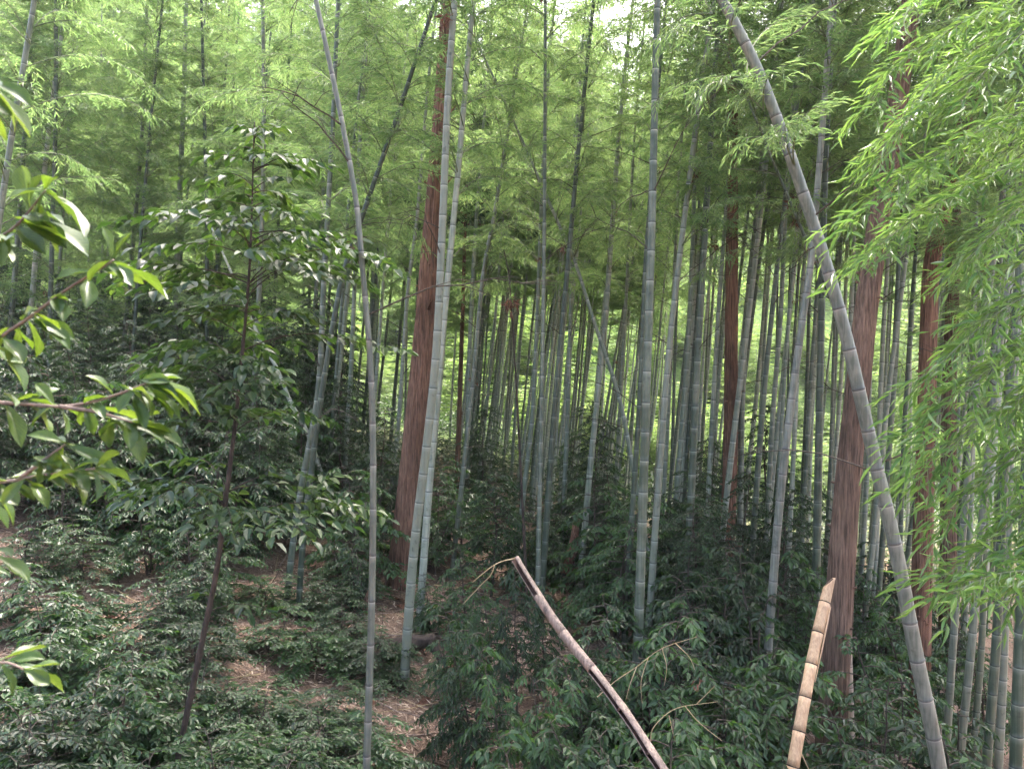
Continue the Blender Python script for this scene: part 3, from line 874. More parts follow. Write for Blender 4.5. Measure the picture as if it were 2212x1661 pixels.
# ------------------------------------------------------------------ dead culms
def c_culm(mb, path, r, arc, open_dir, thick, jag=None):
    """a split culm: its wall spans `arc` radians and is open towards open_dir"""
    p = np.asarray(path); m = len(p)
    t = nrm(np.gradient(p, axis=0))
    o = np.asarray(open_dir, float)[None] - t * (t @ np.asarray(open_dir, float))[:, None]
    o = nrm(o); b = np.cross(t, o)
    S = 14
    an = np.linspace(math.pi - arc / 2, math.pi + arc / 2, S)
    ring = lambda rr: p[:, None] + rr[:, None, None] * (np.cos(an)[None, :, None] * o[:, None] + np.sin(an)[None, :, None] * b[:, None])
    V = np.concatenate([ring(r), ring(r - thick)[:, ::-1]], 1)
    K = 2 * S
    i = np.arange(m - 1)[:, None] * K; j = np.arange(K)[None]; j2 = (j + 1) % K
    f = np.stack([i + j, i + j2, i + K + j2, i + K + j], -1)
    inner = f[:, S:K - 1].reshape(-1, 4); outer = np.concatenate([f[:, :S].reshape(-1, 4), f[:, K - 1:].reshape(-1, 4)])
    V = V.reshape(-1, 3); n0 = mb.n
    mb.add(V, outer, .5, 0, 0)
    mb.n = n0 + len(V)
    fa = inner + n0
    mb.f[4].append(fa); mb.m[4].append(np.full(len(fa), 1))
    for e in (0, m - 1):
        q = np.stack([e * K + np.arange(S - 1), e * K + np.arange(1, S), e * K + K - 2 - np.arange(S - 1), e * K + K - 1 - np.arange(S - 1)], -1) + n0
        mb.f[4].append(q); mb.m[4].append(np.full(len(q), 0))


def twig_mesh(lines, mat, r=.003):
    mb = MB()
    for l in lines:
        p = smooth_path(np.array(l), .04)
        tube(mb, p, np.linspace(r, r * .4, len(p)), 5)
    return mb.mesh('twig', mat)


# grey split pole
d0 = 4.7
g0 = [P(1500, 1760, 4.1), P(1430, 1661, 4.2), P(1340, 1525, 4.4), P(1245, 1402, 4.6), P(1200, 1345, 4.7), P(1156, 1278, 4.8), P(1112, 1206, 4.9)]
pp = smooth_path(np.array(g0), .05)
dn = nrm(pp[0] - pp[1]); q = pp[0]; ext = []
while q[2] > H(q[0], q[1]) - .15 and len(ext) < 100:
    q = q + dn * .1; ext.append(q)
if ext:
    pp = smooth_path(np.vstack([np.array(ext)[::-1][::4], pp[::6], pp[-1:]]), .05)
base = pp[0].copy(); rel = pp - base
root = thing('dead_bamboo', base, 'grey brown dead bamboo pole split open along its length, slanting up out of the shrubs', 'dead bamboo')
T = arclen(rel)[-1]
opend = np.array((-.75, -.6, -.1))
cuts = [0]
s = T
nodes = []
while s > .2:
    nodes.append(s); s -= .27
nodes = sorted(n for n in nodes if n < T - .05)
edges = [0] + nodes + [T]
rg = np.random.default_rng(4)
for k in range(len(edges) - 1):
    a, b = edges[k], edges[k + 1]
    sg = at_len(rel, np.linspace(a, b, 6))
    rr = .034 - .006 * (a / T)
    closed = (T - a) < .95 and k < len(edges) - 2
    mb = MB()
    if closed:
        tube(mb, sg, [rr * 1.08, rr, rr * .99, rr * .99, rr, rr * 1.06], 14)
    else:
        c_culm(mb, sg, np.array([rr * 1.07, rr, rr * .99, rr * .99, rr, rr * 1.05]), 5.0 if k < len(edges) - 2 else 4.2, opend, .007)
    part('culm_segment', mb.mesh('culm_segment', [DEAD_GREY, DEAD_IN], True), root)
for s in nodes:
    q = at_len(rel, np.array([s - .006, s, s + .006])); mb = MB()
    rr = .034 - .006 * (s / T)
    tube(mb, q, [rr * .97, rr * .97, rr * .97], 14)
    part('joint_wall', mb.mesh('joint_wall', DEAD_IN), root)
tip = rel[-1]
me = twig_mesh([[tip, P(1085, 1212, 4.85) - base, P(1060, 1225, 4.8) - base, P(1020, 1258, 4.75) - base], [P(1068, 1220, 4.82) - base, P(1062, 1240, 4.8) - base, P(1040, 1262, 4.8) - base, P(1000, 1305, 4.75) - base]], TWIG, .004)
part('dry_twig', me, root)

# tan pole with a slanting broken tip
g1 = [P(1690, 1790, 5.6), P(1712, 1661, 5.7), P(1742, 1490, 5.9), P(1770, 1350, 6.1), P(1784, 1290, 6.2), P(1796, 1245, 6.25)]
pp = smooth_path(np.array(g1), .05)
dn = nrm(pp[0] - pp[1]); q = pp[0]; ext = []
while q[2] > H(q[0], q[1]) - .15 and len(ext) < 100:
    q = q + dn * .1; ext.append(q)
if ext:
    pp = smooth_path(np.vstack([np.array(ext)[::-1][::4], pp[::6], pp[-1:]]), .05)
base = pp[0].copy(); rel = pp - base
T = arclen(rel)[-1]
root = thing('dead_bamboo', base, 'tan bleached broken bamboo pole leaning against the rough brown cedar', 'dead bamboo')
nodes = []
s = T - .22
while s > .1:
    nodes.append(s); s -= .25
nodes = sorted(nodes)
edges = [0] + nodes + [T]
for k in range(len(edges) - 1):
    a, b = edges[k], edges[k + 1]
    rr = .047 - .006 * (a / T)
    mb = MB()
    last = k == len(edges) - 2
    if last:
        # a slanting break: the wall narrows to a curled point
        n = 9
        sg = at_len(rel, np.linspace(a, b + .03, n))
        for i in range(n - 1):
            pass
        t = np.linspace(0, 1, n)
        rr_ = rr * (1 - .25 * t ** 2)
        S = 14; an = np.linspace(0, 2 * math.pi, S, endpoint=False)
        tt, nn_, bb = frames(sg)
        V = sg[:, None] + rr_[:, None, None] * (np.cos(an)[None, :, None] * nn_[:, None] + np.sin(an)[None, :, None] * bb[:, None])
        lim = .45 + .55 * (.5 + .5 * np.cos(an - 0.0))
        V2 = np.zeros_like(V)
        for j in range(S):
            for c in range(3):
                V2[:, j, c] = np.interp(t * lim[j], t, V[:, j, c])
        I = sg[:, None] + (V2 - sg[:, None])
        i_ = np.arange(n - 1)[:, None] * S; j_ = np.arange(S)[None]; jn = (j_ + 1) % S
        mb.add(V2.reshape(-1, 3), np.stack([i_ + j_, i_ + jn, i_ + S + jn, i_ + S + j_], -1).reshape(-1, 4))
        inn = V2.copy(); cen = V2.mean(1, keepdims=True); inn = cen + (V2 - cen) * .8
        n0 = mb.n
        mb.add(inn.reshape(-1, 3), np.stack([i_ + jn, i_ + j_, i_ + S + j_, i_ + S + jn], -1).reshape(-1, 4), mat=1)
        jj = np.arange(S); o_ = (n - 1) * S
        f = np.stack([o_ + jj, o_ + (jj + 1) % S, n0 + o_ + (jj + 1) % S, n0 + o_ + jj], -1)
        mb.f[4].append(f); mb.m[4].append(np.zeros(S, int))
    else:
        sg = at_len(rel, np.linspace(a, b, 6))
        tube(mb, sg, [rr * 1.05, rr, rr * .99, rr * .99, rr, rr * 1.04], 18)
    part('culm_segment', mb.mesh('culm_segment', [DEAD_TAN, DEAD_IN], True), root)
for s in nodes:
    q = at_len(rel, np.array([s - .005, s, s + .004])); mb = MB()
    rr = (.047 - .006 * (s / T)) * 1.055
    tube(mb, q, [rr, rr * 1.03, rr], 18)
    part('joint_ring', mb.mesh('joint_ring', DARK_BARK), root)
# the split strip hanging beside it
q = smooth_path(np.array([at_len(rel, np.array([T - .25]))[0] + (.045, -.01, 0), at_len(rel, np.array([T - .5]))[0] + (.05, -.02, 0), at_len(rel, np.array([T - .85]))[0] + (.045, -.02, 0)]), .05)
mb = MB(); tube(mb, q, np.linspace(.010, .003, len(q)), 6)
part('split_strip', mb.mesh('split_strip', DEAD_TAN), root)
me = twig_mesh([[P(1728, 1620, 5.75) - base, P(1742, 1650, 5.7) - base, P(1765, 1700, 5.7) - base]], TWIG, .005)
part('dry_twig', me, root)

# thin dead stem with dark clump
pts = [(1133, 1180), (1122, 960), (1110, 740), (1100, 600), (1088, 540)]
p = bamboo_path(pts, 10.5, 3)
base = p[0].copy(); rel = p - base
S, Rr, B, _ = culm_rings(rel, .022, np.random.default_rng(3), longest=.2)
root = thing('dead_bamboo', base, 'thin blackened dead bamboo stem with a dark clump near its top', 'dead bamboo')
mb = MB(); tube(mb, at_len(rel, S), Rr, 8, .5, np.minimum(B, 0))
part('culm', mb.mesh('culm', DARK_BARK, True), root)


part('sheath_clump', clump(P(1104, 655, 10.5) - base, .17, 40, rng), root, stuff=True)

# ------------------------------------------------------------------ bare twigs in front of the centre bamboo
for lines, label in (
    ([[P(1290, 1505, 5.4), P(1330, 1470, 5.4), P(1375, 1440, 5.4), P(1430, 1400, 5.4), P(1505, 1375, 5.5)],
      [P(1375, 1440, 5.4), P(1360, 1480, 5.35), P(1352, 1510, 5.35)], [P(1400, 1420, 5.4), P(1385, 1470, 5.35), P(1387, 1520, 5.35)],
      [P(1430, 1400, 5.4), P(1440, 1440, 5.4), P(1435, 1480, 5.4)], [P(1460, 1390, 5.4), P(1490, 1420, 5.4), P(1500, 1445, 5.4)]],
     'bare dry twig arching across the lower part of the tall centre bamboo'),
    ([[P(1405, 1600, 5.2), P(1412, 1570, 5.2), P(1460, 1530, 5.2), P(1550, 1515, 5.3)], [P(1480, 1525, 5.2), P(1510, 1560, 5.2), P(1560, 1600, 5.2)],
      [P(1445, 1545, 5.2), P(1458, 1600, 5.2)], [P(1505, 1520, 5.25), P(1545, 1480, 5.25)]], 'dry forked twig with a withered orange leaf beside the split grey pole')):
    base = lines[0][0]
    root = thing('dry_branch', base, label, 'twig')
    for l in lines:
        part('twig', twig_mesh([[q - base for q in l]], TWIG, .0035), root)
    if 'orange' in label:
        part('withered_leaf', clump(P(1506, 1470, 5.2) - base, .07, 7, np.random.default_rng(8)), root)

# ------------------------------------------------------------------ fallen wood
def log(pts, rads, label, mat=DARK_BARK, name='fallen_log', cat='log', extra=()):
    rg = np.random.default_rng(len(label))
    p = smooth_path(np.array(pts), .04); base = p[0].copy()
    root = thing(name, base, label, cat)
    def one(p, rads, nm):
        r = np.interp(np.linspace(0, 1, len(p)), np.linspace(0, 1, len(rads)), rads)
        mb = MB(); tube(mb, p - base, r, 14, rmod=1 + .16 * hash2(np.arange(len(p))[:, None] * .25, np.arange(14)[None] * 1.7 % 6.1) * .5 + rg.normal(0, .04, (len(p), 14)))
        part(nm, mb.mesh(nm, mat, True), root)
    one(p, rads, 'bole')
    for e, r in extra:
        one(smooth_path(np.array(e), .04), r, 'limb')
    return root


log([P(770, 1440, 9.0), P(815, 1418, 8.9), P(860, 1398, 8.8), P(905, 1388, 8.7), P(940, 1376, 8.7)], [.07, .11, .12, .10, .05], 'black rotten log arching over the litter behind the stout bamboo',
    extra=[([P(925, 1384, 8.7), P(940, 1402, 8.65), P(952, 1425, 8.6)], [.06, .05, .03]), ([P(855, 1405, 8.8), P(868, 1450, 8.6), P(880, 1500, 8.5)], [.09, .10, .12])])
log([P(795, 1475, 7.9), P(840, 1472, 7.9), P(880, 1478, 7.9)], [.03, .045, .035], 'short dark branch lying between the two near bamboo stems', extra=[([P(860, 1474, 7.9), P(880, 1495, 7.8), P(895, 1515, 7.8)], [.03, .025, .015])])
log([P(590, 1225, 11), P(650, 1262, 10.9), P(740, 1300, 10.7)], [.06, .07, .04], 'brown log lying on the upper slope behind the close bamboo pair')
log([P(1245, 1120, 13), P(1238, 1180, 12.9), P(1222, 1240, 12.8)], [.05, .08, .09], 'snapped stump with torn orange brown wood among the far stems', mat=BARK, name='broken_stump', cat='stump')
log([P(775, 1500, 9.6), P(783, 1420, 9.6), P(795, 1310, 9.6), P(800, 1270, 9.6)], [.16, .13, .11, .03], 'decayed upright stump close behind the slim pale bamboo', mat=BARK_DULL, name='tree_stump', cat='stump')
log([P(2000, 1300, 9), P(1990, 1340, 9)], [.05, .03], 'peeling sheath on the shaded slope', mat=SHEATH) if False else None

# ------------------------------------------------------------------ shrubs
def shrub_data(rng, Hh, spread_, nstem, nbr, leaf, wide=.42, single=False, low=.22):
    st = MB(); PP, DD, NN, LL = [], [], [], []
    for s in range(nstem):
        az = rng.random() * 6.28 + s * 2.4
        h = Hh * (1 if s == 0 else rng.uniform(.6, .95))
        lean_ = (.05 if single else rng.uniform(.1, .35))
        n = 9; u = np.linspace(0, 1, n)
        p = np.stack([np.cos(az) * lean_ * h * u ** 1.3, np.sin(az) * lean_ * h * u ** 1.3, h * u], -1) + np.cumsum(rng.normal(0, .012 * h, (n, 3)) * [1, 1, 0], 0)
        p[0] = 0
        tube(st, p, np.linspace(.011 * h + .004, .003, n), 6, cap=False)
        nb = int(nbr / nstem)
        for b in range(nb):
            t = low + (1 - low) * (b + rng.random() * .8) / nb
            o = at_len(p, np.array([t * arclen(p)[-1]]))[0]
            ba = az + b * 2.4 + rng.normal(0, .4)
            ln = spread_ * (1.1 - .75 * t) * rng.uniform(.65, 1.15)
            m = 8; v = np.linspace(0, 1, m)
            up_ = rng.uniform(.1, .45)
            q = o + np.stack([np.cos(ba) * ln * v, np.sin(ba) * ln * v, ln * (up_ * v - (.25 + up_ * .8) * v ** 2)], -1)
            q[:, :2] += np.cumsum(rng.normal(0, .02 * ln, (m, 2)), 0)
            tube(st, q, np.linspace(.006, .002, m), 4, cap=False)
            tg = nrm(np.gradient(q, axis=0))
            lines = [q]
            k = int(ln / .09)
            for j in range(k):
                w = .2 + .75 * (j + .5) / k
                oo = at_len(q, np.array([w * arclen(q)[-1]]))[0]
                tt = tg[min(m - 1, int(w * m))]
                sd = nrm(np.cross(tt, UP)) * (1 if j % 2 else -1)
                d_ = nrm(tt * .9 + sd * rng.uniform(.6, 1) + UP * rng.normal(0, .12))
                l2 = ln * rng.uniform(.25, .5) * (1.15 - w)
                x = np.linspace(0, 1, 5)[:, None]
                qq = oo + d_ * l2 * x - UP * (.22 * l2 * x ** 2)
                tube(st, qq, np.linspace(.003, .0012, 5), 3, cap=False)
                lines.append(qq)
            for l in lines:
                A = arclen(l)[-1]
                c = max(3, int(A / (leaf * .36)))
                w = np.linspace(.15 if l is not q else .3, 1, c)
                pos = at_len(l, w * A)
                g = nrm(np.stack([np.interp(w * A, arclen(l), np.gradient(l, axis=0)[:, z]) for z in range(3)], -1))
                sg = np.where(np.arange(c) % 2 == 0, 1., -1.)[:, None]
                sd = nrm(np.cross(g, UP))
                d_ = g * rng.uniform(.45, .8, (c, 1)) + sd * sg * rng.uniform(.7, 1, (c, 1)) + UP * rng.normal(-.18, .2, (c, 1))
                d_[-1] = g[-1]
                PP.append(pos); DD.append(d_); NN.append(UP + rng.normal(0, .28, (c, 3)))
                LL.append(rng.uniform(.7, 1.1, c) * leaf * np.where(w > .9, .8, 1))
    return st, np.vstack(PP), np.vstack(DD), np.vstack(NN), np.concatenate(LL), wide


SHRUBS = []
for k, (h, sp, ns, nb, lf) in enumerate(((1.0, .75, 3, 22, .062), (1.0, .6, 2, 20, .055), (1.0, .85, 4, 26, .066), (1.0, .7, 3, 24, .05), (1.0, .55, 1, 20, .058), (1.0, .7, 2, 14, .082), (1.0, .8, 2, 16, .072), (1.0, .6, 3, 14, .06))):
    g = np.random.default_rng(500 + k)
    hh = 1.6
    st, pp, dd, nn, ll, wd = shrub_data(g, hh, sp * 1.25, ns, nb * 2.6, lf * 1.4, single=(ns == 1))
    fo = MB(); leaf_batch(fo, pp, dd, nn, ll, ll * .46, 'ovate', rng=g, droop=.22)
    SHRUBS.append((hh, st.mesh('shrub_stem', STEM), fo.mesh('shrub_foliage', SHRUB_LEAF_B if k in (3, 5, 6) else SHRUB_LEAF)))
TREES = []
for k, (sp, ns, nb, lf) in enumerate(((1.2, 1, 44, .085), (1.35, 2, 52, .075), (1.1, 1, 40, .08))):
    g = np.random.default_rng(600 + k)
    hh = 3.6
    st, pp, dd, nn, ll, wd = shrub_data(g, hh, sp, ns, nb * 2.2, lf, single=(ns == 1), low=.12)
    fo = MB(); leaf_batch(fo, pp, dd, nn, ll, ll * .42, 'ovate', rng=g, droop=.22)
    TREES.append((hh, st.mesh('tree_stem', STEM), fo.mesh('tree_foliage', SHRUB_LEAF)))

srng = np.random.default_rng(31)


def shrub(px, pyt, d, label, group=None, tree=None, sc_=None, wide=None):
    if wide is None:
        wide = .62 if 840 < px < 1200 and pyt > 1200 else .55 if (560 < px < 720 and 1100 < pyt < 1400 or 1700 < px < 1900 and pyt > 1100) else .95
    x = d * (px - 1106) / F
    top = CAMZ + d * (830.5 - pyt) / F
    z = H(x, d) - .04
    h = max(.5, top - z)
    use_tree = tree if tree is not None else h > 2.3
    hh, a, b = (TREES if use_tree else SHRUBS)[int(srng.integers(3)) if use_tree else int(srng.choice([0, 2, 3, 5, 6, 7, 5, 6])) if d < 7.5 else int(srng.integers(8))]
    s = h / hh
    root = thing('evergreen_tree' if use_tree else 'evergreen_shrub', (x, d, z), label, 'tree' if use_tree else 'shrub', group)
    sx = max(.75, min(1.35, s)) * wide if not use_tree else max(.8, min(1.25, s)) * wide
    M = Matrix.Rotation(srng.random() * 6.28, 4, 'Z') @ Matrix.Diagonal((sx, sx, s, 1))
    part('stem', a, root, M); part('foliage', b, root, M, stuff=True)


NEAR = [
    (80, 1290, 6.0, 'low shrub at the lower corner beneath the lowest broad leaved twig'), (260, 1335, 6.2, 'leafy shrub on the litter slope below the hanging light green spray'),
    (150, 1490, 5.0, 'dark shrub in the lower corner under the slope'), (330, 1500, 5.6, 'shrub close to the foot of the dark sapling on its far side'),
    (70, 1560, 4.7, 'lowest shrub in the corner below all the twigs'), (430, 1310, 7.2, 'shrub beside the dark sapling trunk halfway down the slope'),
    (545, 1470, 6.6, 'shrub in front of the feet of the close bamboo pair'), (530, 1480, 6.1, 'shrub between the dark sapling and the close bamboo pair feet'),
    (665, 1500, 6.6, 'shrub hiding the feet of the close bamboo pair'), (715, 1520, 6.0, 'shrub touching the base of the slim pale bamboo'),
    (690, 1600, 5.4, 'small shrub in front of the slim pale bamboo base'), (860, 1645, 5.2, 'small shrub at the edge of the litter below the stout bamboo'),
    (735, 1370, 8.6, 'shrub behind the slim pale bamboo near the decayed stump'), (1040, 1300, 6.6, 'layered shrub left of the split grey pole above the litter patch'),
    (1110, 1400, 6.1, 'shrub spreading over the edge of the litter patch'), (1115, 1215, 7.6, 'broad shrub behind the tip of the split grey pole'),
    (1160, 1470, 5.7, 'upright shrub in front of the litter patch under the grey pole'), (1240, 1320, 7.0, 'shrub behind the middle of the split grey pole'),
    (1290, 1540, 5.6, 'shrub under the lower end of the split grey pole'),
    (1330, 1265, 7.8, 'shrub with fresh leaves wrapped round the tall centre bamboo'), (1400, 1300, 7.0, 'shrub just before the tall centre bamboo above the bare twigs'),
    (1420, 1590, 5.0, 'shrub by the lower end of the split grey pole on its far side'), (1510, 1290, 7.8, 'big dark shrub between the tall centre bamboo and the thin dark cedar'),
    (1570, 1210, 8.8, 'dark shrub at the foot of the thin dark cedar'), (1610, 1370, 7.2, 'dark leafy shrub near the tan broken pole'),
    (1480, 1420, 6.9, 'shrub behind the withered orange leaf'), (1670, 1420, 6.6, 'shrub brushing the tan broken pole'),
    (1560, 1520, 5.9, 'shrub below the withered orange leaf'), (1650, 1580, 5.5, 'low shrub at the lower end of the tan broken pole'),
    (1925, 1380, 7.6, 'shrub between the rough brown cedar and the big leaning bamboo'), (1905, 1480, 6.4, 'shrub before the brownish bamboo'),
    (1930, 1560, 6.0, 'low shrub against the foot of the big leaning bamboo'), (2085, 1510, 6.4, 'shrub at the foot of the thick clump'),
    (2110, 1590, 5.8, 'lowest shrub beneath the thick clump'), (450, 1600, 5.0, 'small shrub right of the dark sapling foot'),
    (590, 1560, 5.6, 'dark shrub in the shade below the close bamboo pair'), (1720, 1480, 9.2, 'dark shrub behind the tan broken pole'),
    (1300, 1420, 6.6, 'shrub crossed by the lower half of the split grey pole'), (1200, 1590, 5.0, 'shrub at the lower edge between litter and grey pole'),
    (30, 1420, 5.4, 'shrub at the very edge beside the lowest broad leaved twig'), (230, 1450, 5.3, 'dense shrub in the middle of the corner thicket'), (400, 1420, 6.2, 'shrub just behind the lower sapling trunk'),
    (310, 1590, 4.8, 'bush at the lower edge left of the sapling foot'), (120, 1380, 6.4, 'shrub under the hanging broad leaves on bare litter'), (560, 1620, 5.0, 'low bush at the lower edge right of the sapling'), (30, 1230, 7.4, 'shrub at the edge high on the litter slope'),
    (160, 1270, 7.2, 'small shrub on the pale litter above the corner thicket'),
    (930, 1230, 9.6, 'shrub behind the two bamboo stems at the red cedar foot'), (1000, 1190, 9.4, 'shrub on the litter beyond the fallen log'), (975, 1330, 7.8, 'shrub between the fallen log and the split grey pole'), (1060, 1240, 8.4, 'shrub by the dry twig at the grey pole tip'),
    (800, 1400, 8.2, 'shrub against the black rotten log'), (1180, 1260, 8.2, 'shrub beyond the tip of the split grey pole'),
    (585, 1420, 8.0, 'narrow shrub hiding the feet of the close leaning pair'), (690, 1400, 8.0, 'shrub between the close leaning pair and the slim pale bamboo'), (640, 1560, 5.6, 'spreading shrub at the lower edge beside the slim pale bamboo'),
    (560, 1300, 9.2, 'shrub just before the close leaning pair on its outer side'), (720, 1290, 9.6, 'shrub on the litter before the decayed upright stump'), (760, 1560, 5.8, 'low shrub right of the slim pale bamboo base'),
    (1440, 1510, 6.3, 'shrub beneath the arching bare twig'), (1590, 1450, 6.6, 'shrub in the dark mass before the tan pole'),
    (1350, 1600, 5.0, 'leafy shrub hugging the lower end of the grey pole'), (200, 1600, 4.8, 'shrub on the litter at the lower edge near the sapling'),
    
]
for px, py, d, lb in NEAR:
    shrub(px, py, d, lb, tree=False)
GRP = [
    ('evergreen in the shaded belt', 'shrubs of the shaded belt',
     [(990, 1040, 13), (1060, 1110, 11.5), (1130, 1130, 12.5), (1235, 930, 15), (1290, 960, 14), (1330, 1010, 13), (1400, 1080, 12.5), (1210, 1090, 13.5), (1270, 1120, 11.5), (940, 1120, 12), (1040, 950, 15.5), (1130, 1020, 17), (1330, 1140, 10.5)]),
    ('dark evergreen in the shaded belt', 'shrubs of the dark belt',
     [(1480, 1070, 12), (1520, 1040, 13.5), (1600, 1110, 11.5), (1640, 960, 15), (1690, 1120, 11), (1500, 1160, 10), (1560, 1130, 10.5), (1640, 1190, 9.6), (1730, 1230, 9.8), (1450, 1190, 9.6), (1610, 1250, 8.6), (1540, 1010, 15), (1700, 1010, 15.5), (1790, 1120, 12)]),
    ('evergreen shrub in the open', 'shrubs beyond the big leaning bamboo',
     [(1860, 1220, 11), (1930, 1250, 11), (1960, 1330, 9.4), (2040, 1320, 10.5), (1900, 1160, 14), (2140, 1390, 9.5), (2000, 1220, 13), (2100, 1280, 12.5)]),
    ('leafy evergreen on the wooded slope', 'evergreens on the wooded slope',
     [(-20, 620, 13), (90, 660, 12.5), (200, 640, 14), (300, 690, 12), (380, 650, 15), (450, 720, 11.5), (530, 640, 15), (600, 700, 13), (150, 800, 10.5), (330, 820, 10.5), (20, 830, 10), (240, 900, 9.6), (560, 800, 11), (640, 860, 12.5), (120, 960, 9), (440, 930, 9.8), (640, 760, 14), (480, 560, 18), (250, 560, 18), (60, 540, 17), (0, 560, 15), (140, 590, 16), (320, 600, 16), (430, 600, 17), (560, 610, 17), (700, 640, 16), (180, 720, 11.5), (270, 760, 11), (400, 780, 11), (60, 740, 11), (470, 880, 10.5), (-40, 720, 10), (-60, 560, 19), (80, 600, 20), (200, 560, 21), (330, 540, 21), (460, 600, 20), (580, 560, 19), (660, 620, 20), (740, 680, 18), (30, 640, 17), (280, 640, 17), (390, 560, 18), (520, 660, 16), (640, 690, 15.5), (120, 720, 15), (240, 700, 15)]),
    ('dark evergreen among the stems', 'evergreens among the stems',
     [(740, 820, 13), (820, 880, 12), (760, 1010, 10.6), (850, 980, 13.5), (700, 930, 14), (780, 1130, 9.8), (900, 1060, 14)]),
    ('evergreen on upper litter slope', 'shrubs along the upper litter slope',
     [(60, 1120, 8.2), (180, 1100, 8.6), (320, 1060, 9.2), (470, 1090, 9), (420, 1120, 8.6), (130, 1210, 7.2), (370, 1220, 7.8), (430, 1210, 8), (740, 1150, 10.4)]),
]
for lb, gp, lst in GRP:
    for px, py, d in lst:
        if 'belt' in lb:
            py -= 95 * srng.random() ** .7
        top = CAMZ + d * (830.5 - py) / F - H(d * (px - 1106) / F, d)
        kind_ = 'tall' if top > 3.2 else 'waist high' if top < 1.6 else 'bushy'
        zn = zone(px)
        shrub(px, py, d, f"{'far ' if d > 14 else 'near ' if d < 10 else ''}{kind_} {lb} {zn}", gp + ' ' + zn)

# undergrowth seedlings that nobody could count
def undergrowth():
    g = np.random.default_rng(88)
    mb = MB(); N = 6000
    y = 5 + 33 * g.random(N) ** .8; x = (g.random(N) * 1.6 - .8) * y
    z = terrain(x, y)
    PP, DD, NN, LL = [], [], [], []
    for i in range(N):
        if hash2(x[i] * .8, y[i] * .8) < -.1 and y[i] < 15 or (y[i] < 15 and g.random() < .5):
            continue
        big = float(sstep(13, 20, y[i])); h = g.uniform(.08, .35) * (1 + 2.2 * big); k = int(g.integers(8, 22) * (1 + 1.2 * big))
        az = g.random(k) * 6.28
        t = np.sort(g.uniform(.3, 1, k))
        d = np.stack([np.cos(az), np.sin(az), g.uniform(-.2, .4, k)], -1)
        PP.append(np.stack([np.full(k, x[i]), np.full(k, y[i]), z[i] + t * h], -1) + d * (.05 + .3 * big) * g.random((k, 1))); DD.append(d); NN.append(UP + g.normal(0, .3, (k, 3))); LL.append(g.uniform(.03, .065, k) * (1 + 1.3 * big))
        tube(mb, np.array([(x[i], y[i], z[i] - .02), (x[i], y[i], z[i] + h)]), [.003, .0015], 3, cap=False, mat=1)
    PP = np.vstack(PP); LL = np.concatenate(LL)
    leaf_batch(mb, PP, np.vstack(DD), np.vstack(NN), LL, LL * .42, 'ovate', rng=g)
    o = part('undergrowth', mb.mesh('undergrowth', [SHRUB_LEAF, STEM]), stuff=True)
    o['label'] = 'low green seedlings scattered over the leaf litter'


undergrowth()

# ------------------------------------------------------------------ dark sapling with single leaves
def leaf_mesh(name, prof, mat, rows=8, droop=.22, fold=.25, wave=0.0, seed=0):
    """a leaf of unit length along +X, width 1 along Y"""
    g = np.random.default_rng(seed)
    u = np.linspace(0, 1, rows)
    w = np.interp(u, [p[0] for p in prof], [p[1] for p in prof])
    mb = MB()
    V = []
    for i in range(rows):
        z = -droop * u[i] ** 2
        for s in (-1, -.5, 0, .5, 1):
            y = s * w[i] * .5
            V.append((u[i], y, z + abs(s) * w[i] * fold * .35 + wave * math.sin(u[i] * 11 + s * 2 + seed) * abs(s)))
    i = np.arange(rows - 1)[:, None] * 5; j = np.arange(4)[None]
    f = np.stack([i + j, i + 5 + j, i + 5 + j + 1, i + j + 1], -1).reshape(-1, 4)
    mb.add(np.array(V), f, g.random())
    return mb.mesh(name, mat, True)


OVATE = [(0, .04), (.08, .3), (.3, .98), (.45, 1), (.65, .8), (.82, .45), (.93, .16), (1, .01)]
OBOV = [(0, .05), (.1, .16), (.3, .5), (.55, .92), (.7, 1), (.82, .86), (.9, .55), (.955, .2), (1, .02)]
LANCE = [(0, .1), (.06, .5), (.18, .9), (.32, 1), (.55, .85), (.78, .5), (.92, .2), (1, .01)]
SAP_M = [leaf_mesh('leaf', OVATE, SAP_LEAF, 7, dr, .3, 0, s) for s, dr in enumerate((.12, .2, .3, .4))]
BROAD_M = [leaf_mesh('leaf', OBOV, BROAD_LEAF, 11, dr, .35, .022, s) for s, dr in enumerate((.05, .15, .25, .38, .5))]
LANCE_M = [leaf_mesh('leaf', LANCE, BAM_LEAF_NEAR, 7, dr, .3, 0, s) for s, dr in enumerate((.04, .12, .2, .3))]


def place_leaves(root, arr, meshes, wr, g, limit=300, visible=True, bulk=None, bulk_mat=None, kind='ovate'):
    """the largest leaves in view become parts, the rest one mesh"""
    pos, d, n, L = arr
    depth = (pos + np.array(root.location))[:, 1]
    w = pos + np.array(root.location)
    px = 1106 + F * w[:, 0] / w[:, 1]; py = 830.5 - F * (w[:, 2] - CAMZ) / w[:, 1]
    inside = (px > -20) & (px < 2232) & (py > -20) & (py < 1681)
    size = L / depth * np.where(inside, 1, .001)
    order = np.argsort(-size)
    for i in order[:limit]:
        part('leaf', meshes[int(g.integers(len(meshes)))], root, leaf_matrix(pos[i], d[i], n[i], L[i], L[i] * wr))
    rest = order[limit:]
    if len(rest):
        mb = MB()
        leaf_batch(mb, pos[rest], d[rest], n[rest], L[rest], L[rest] * wr, kind, rng=g, droop=.2)
        part('foliage', mb.mesh('foliage', bulk_mat), root, stuff=True)


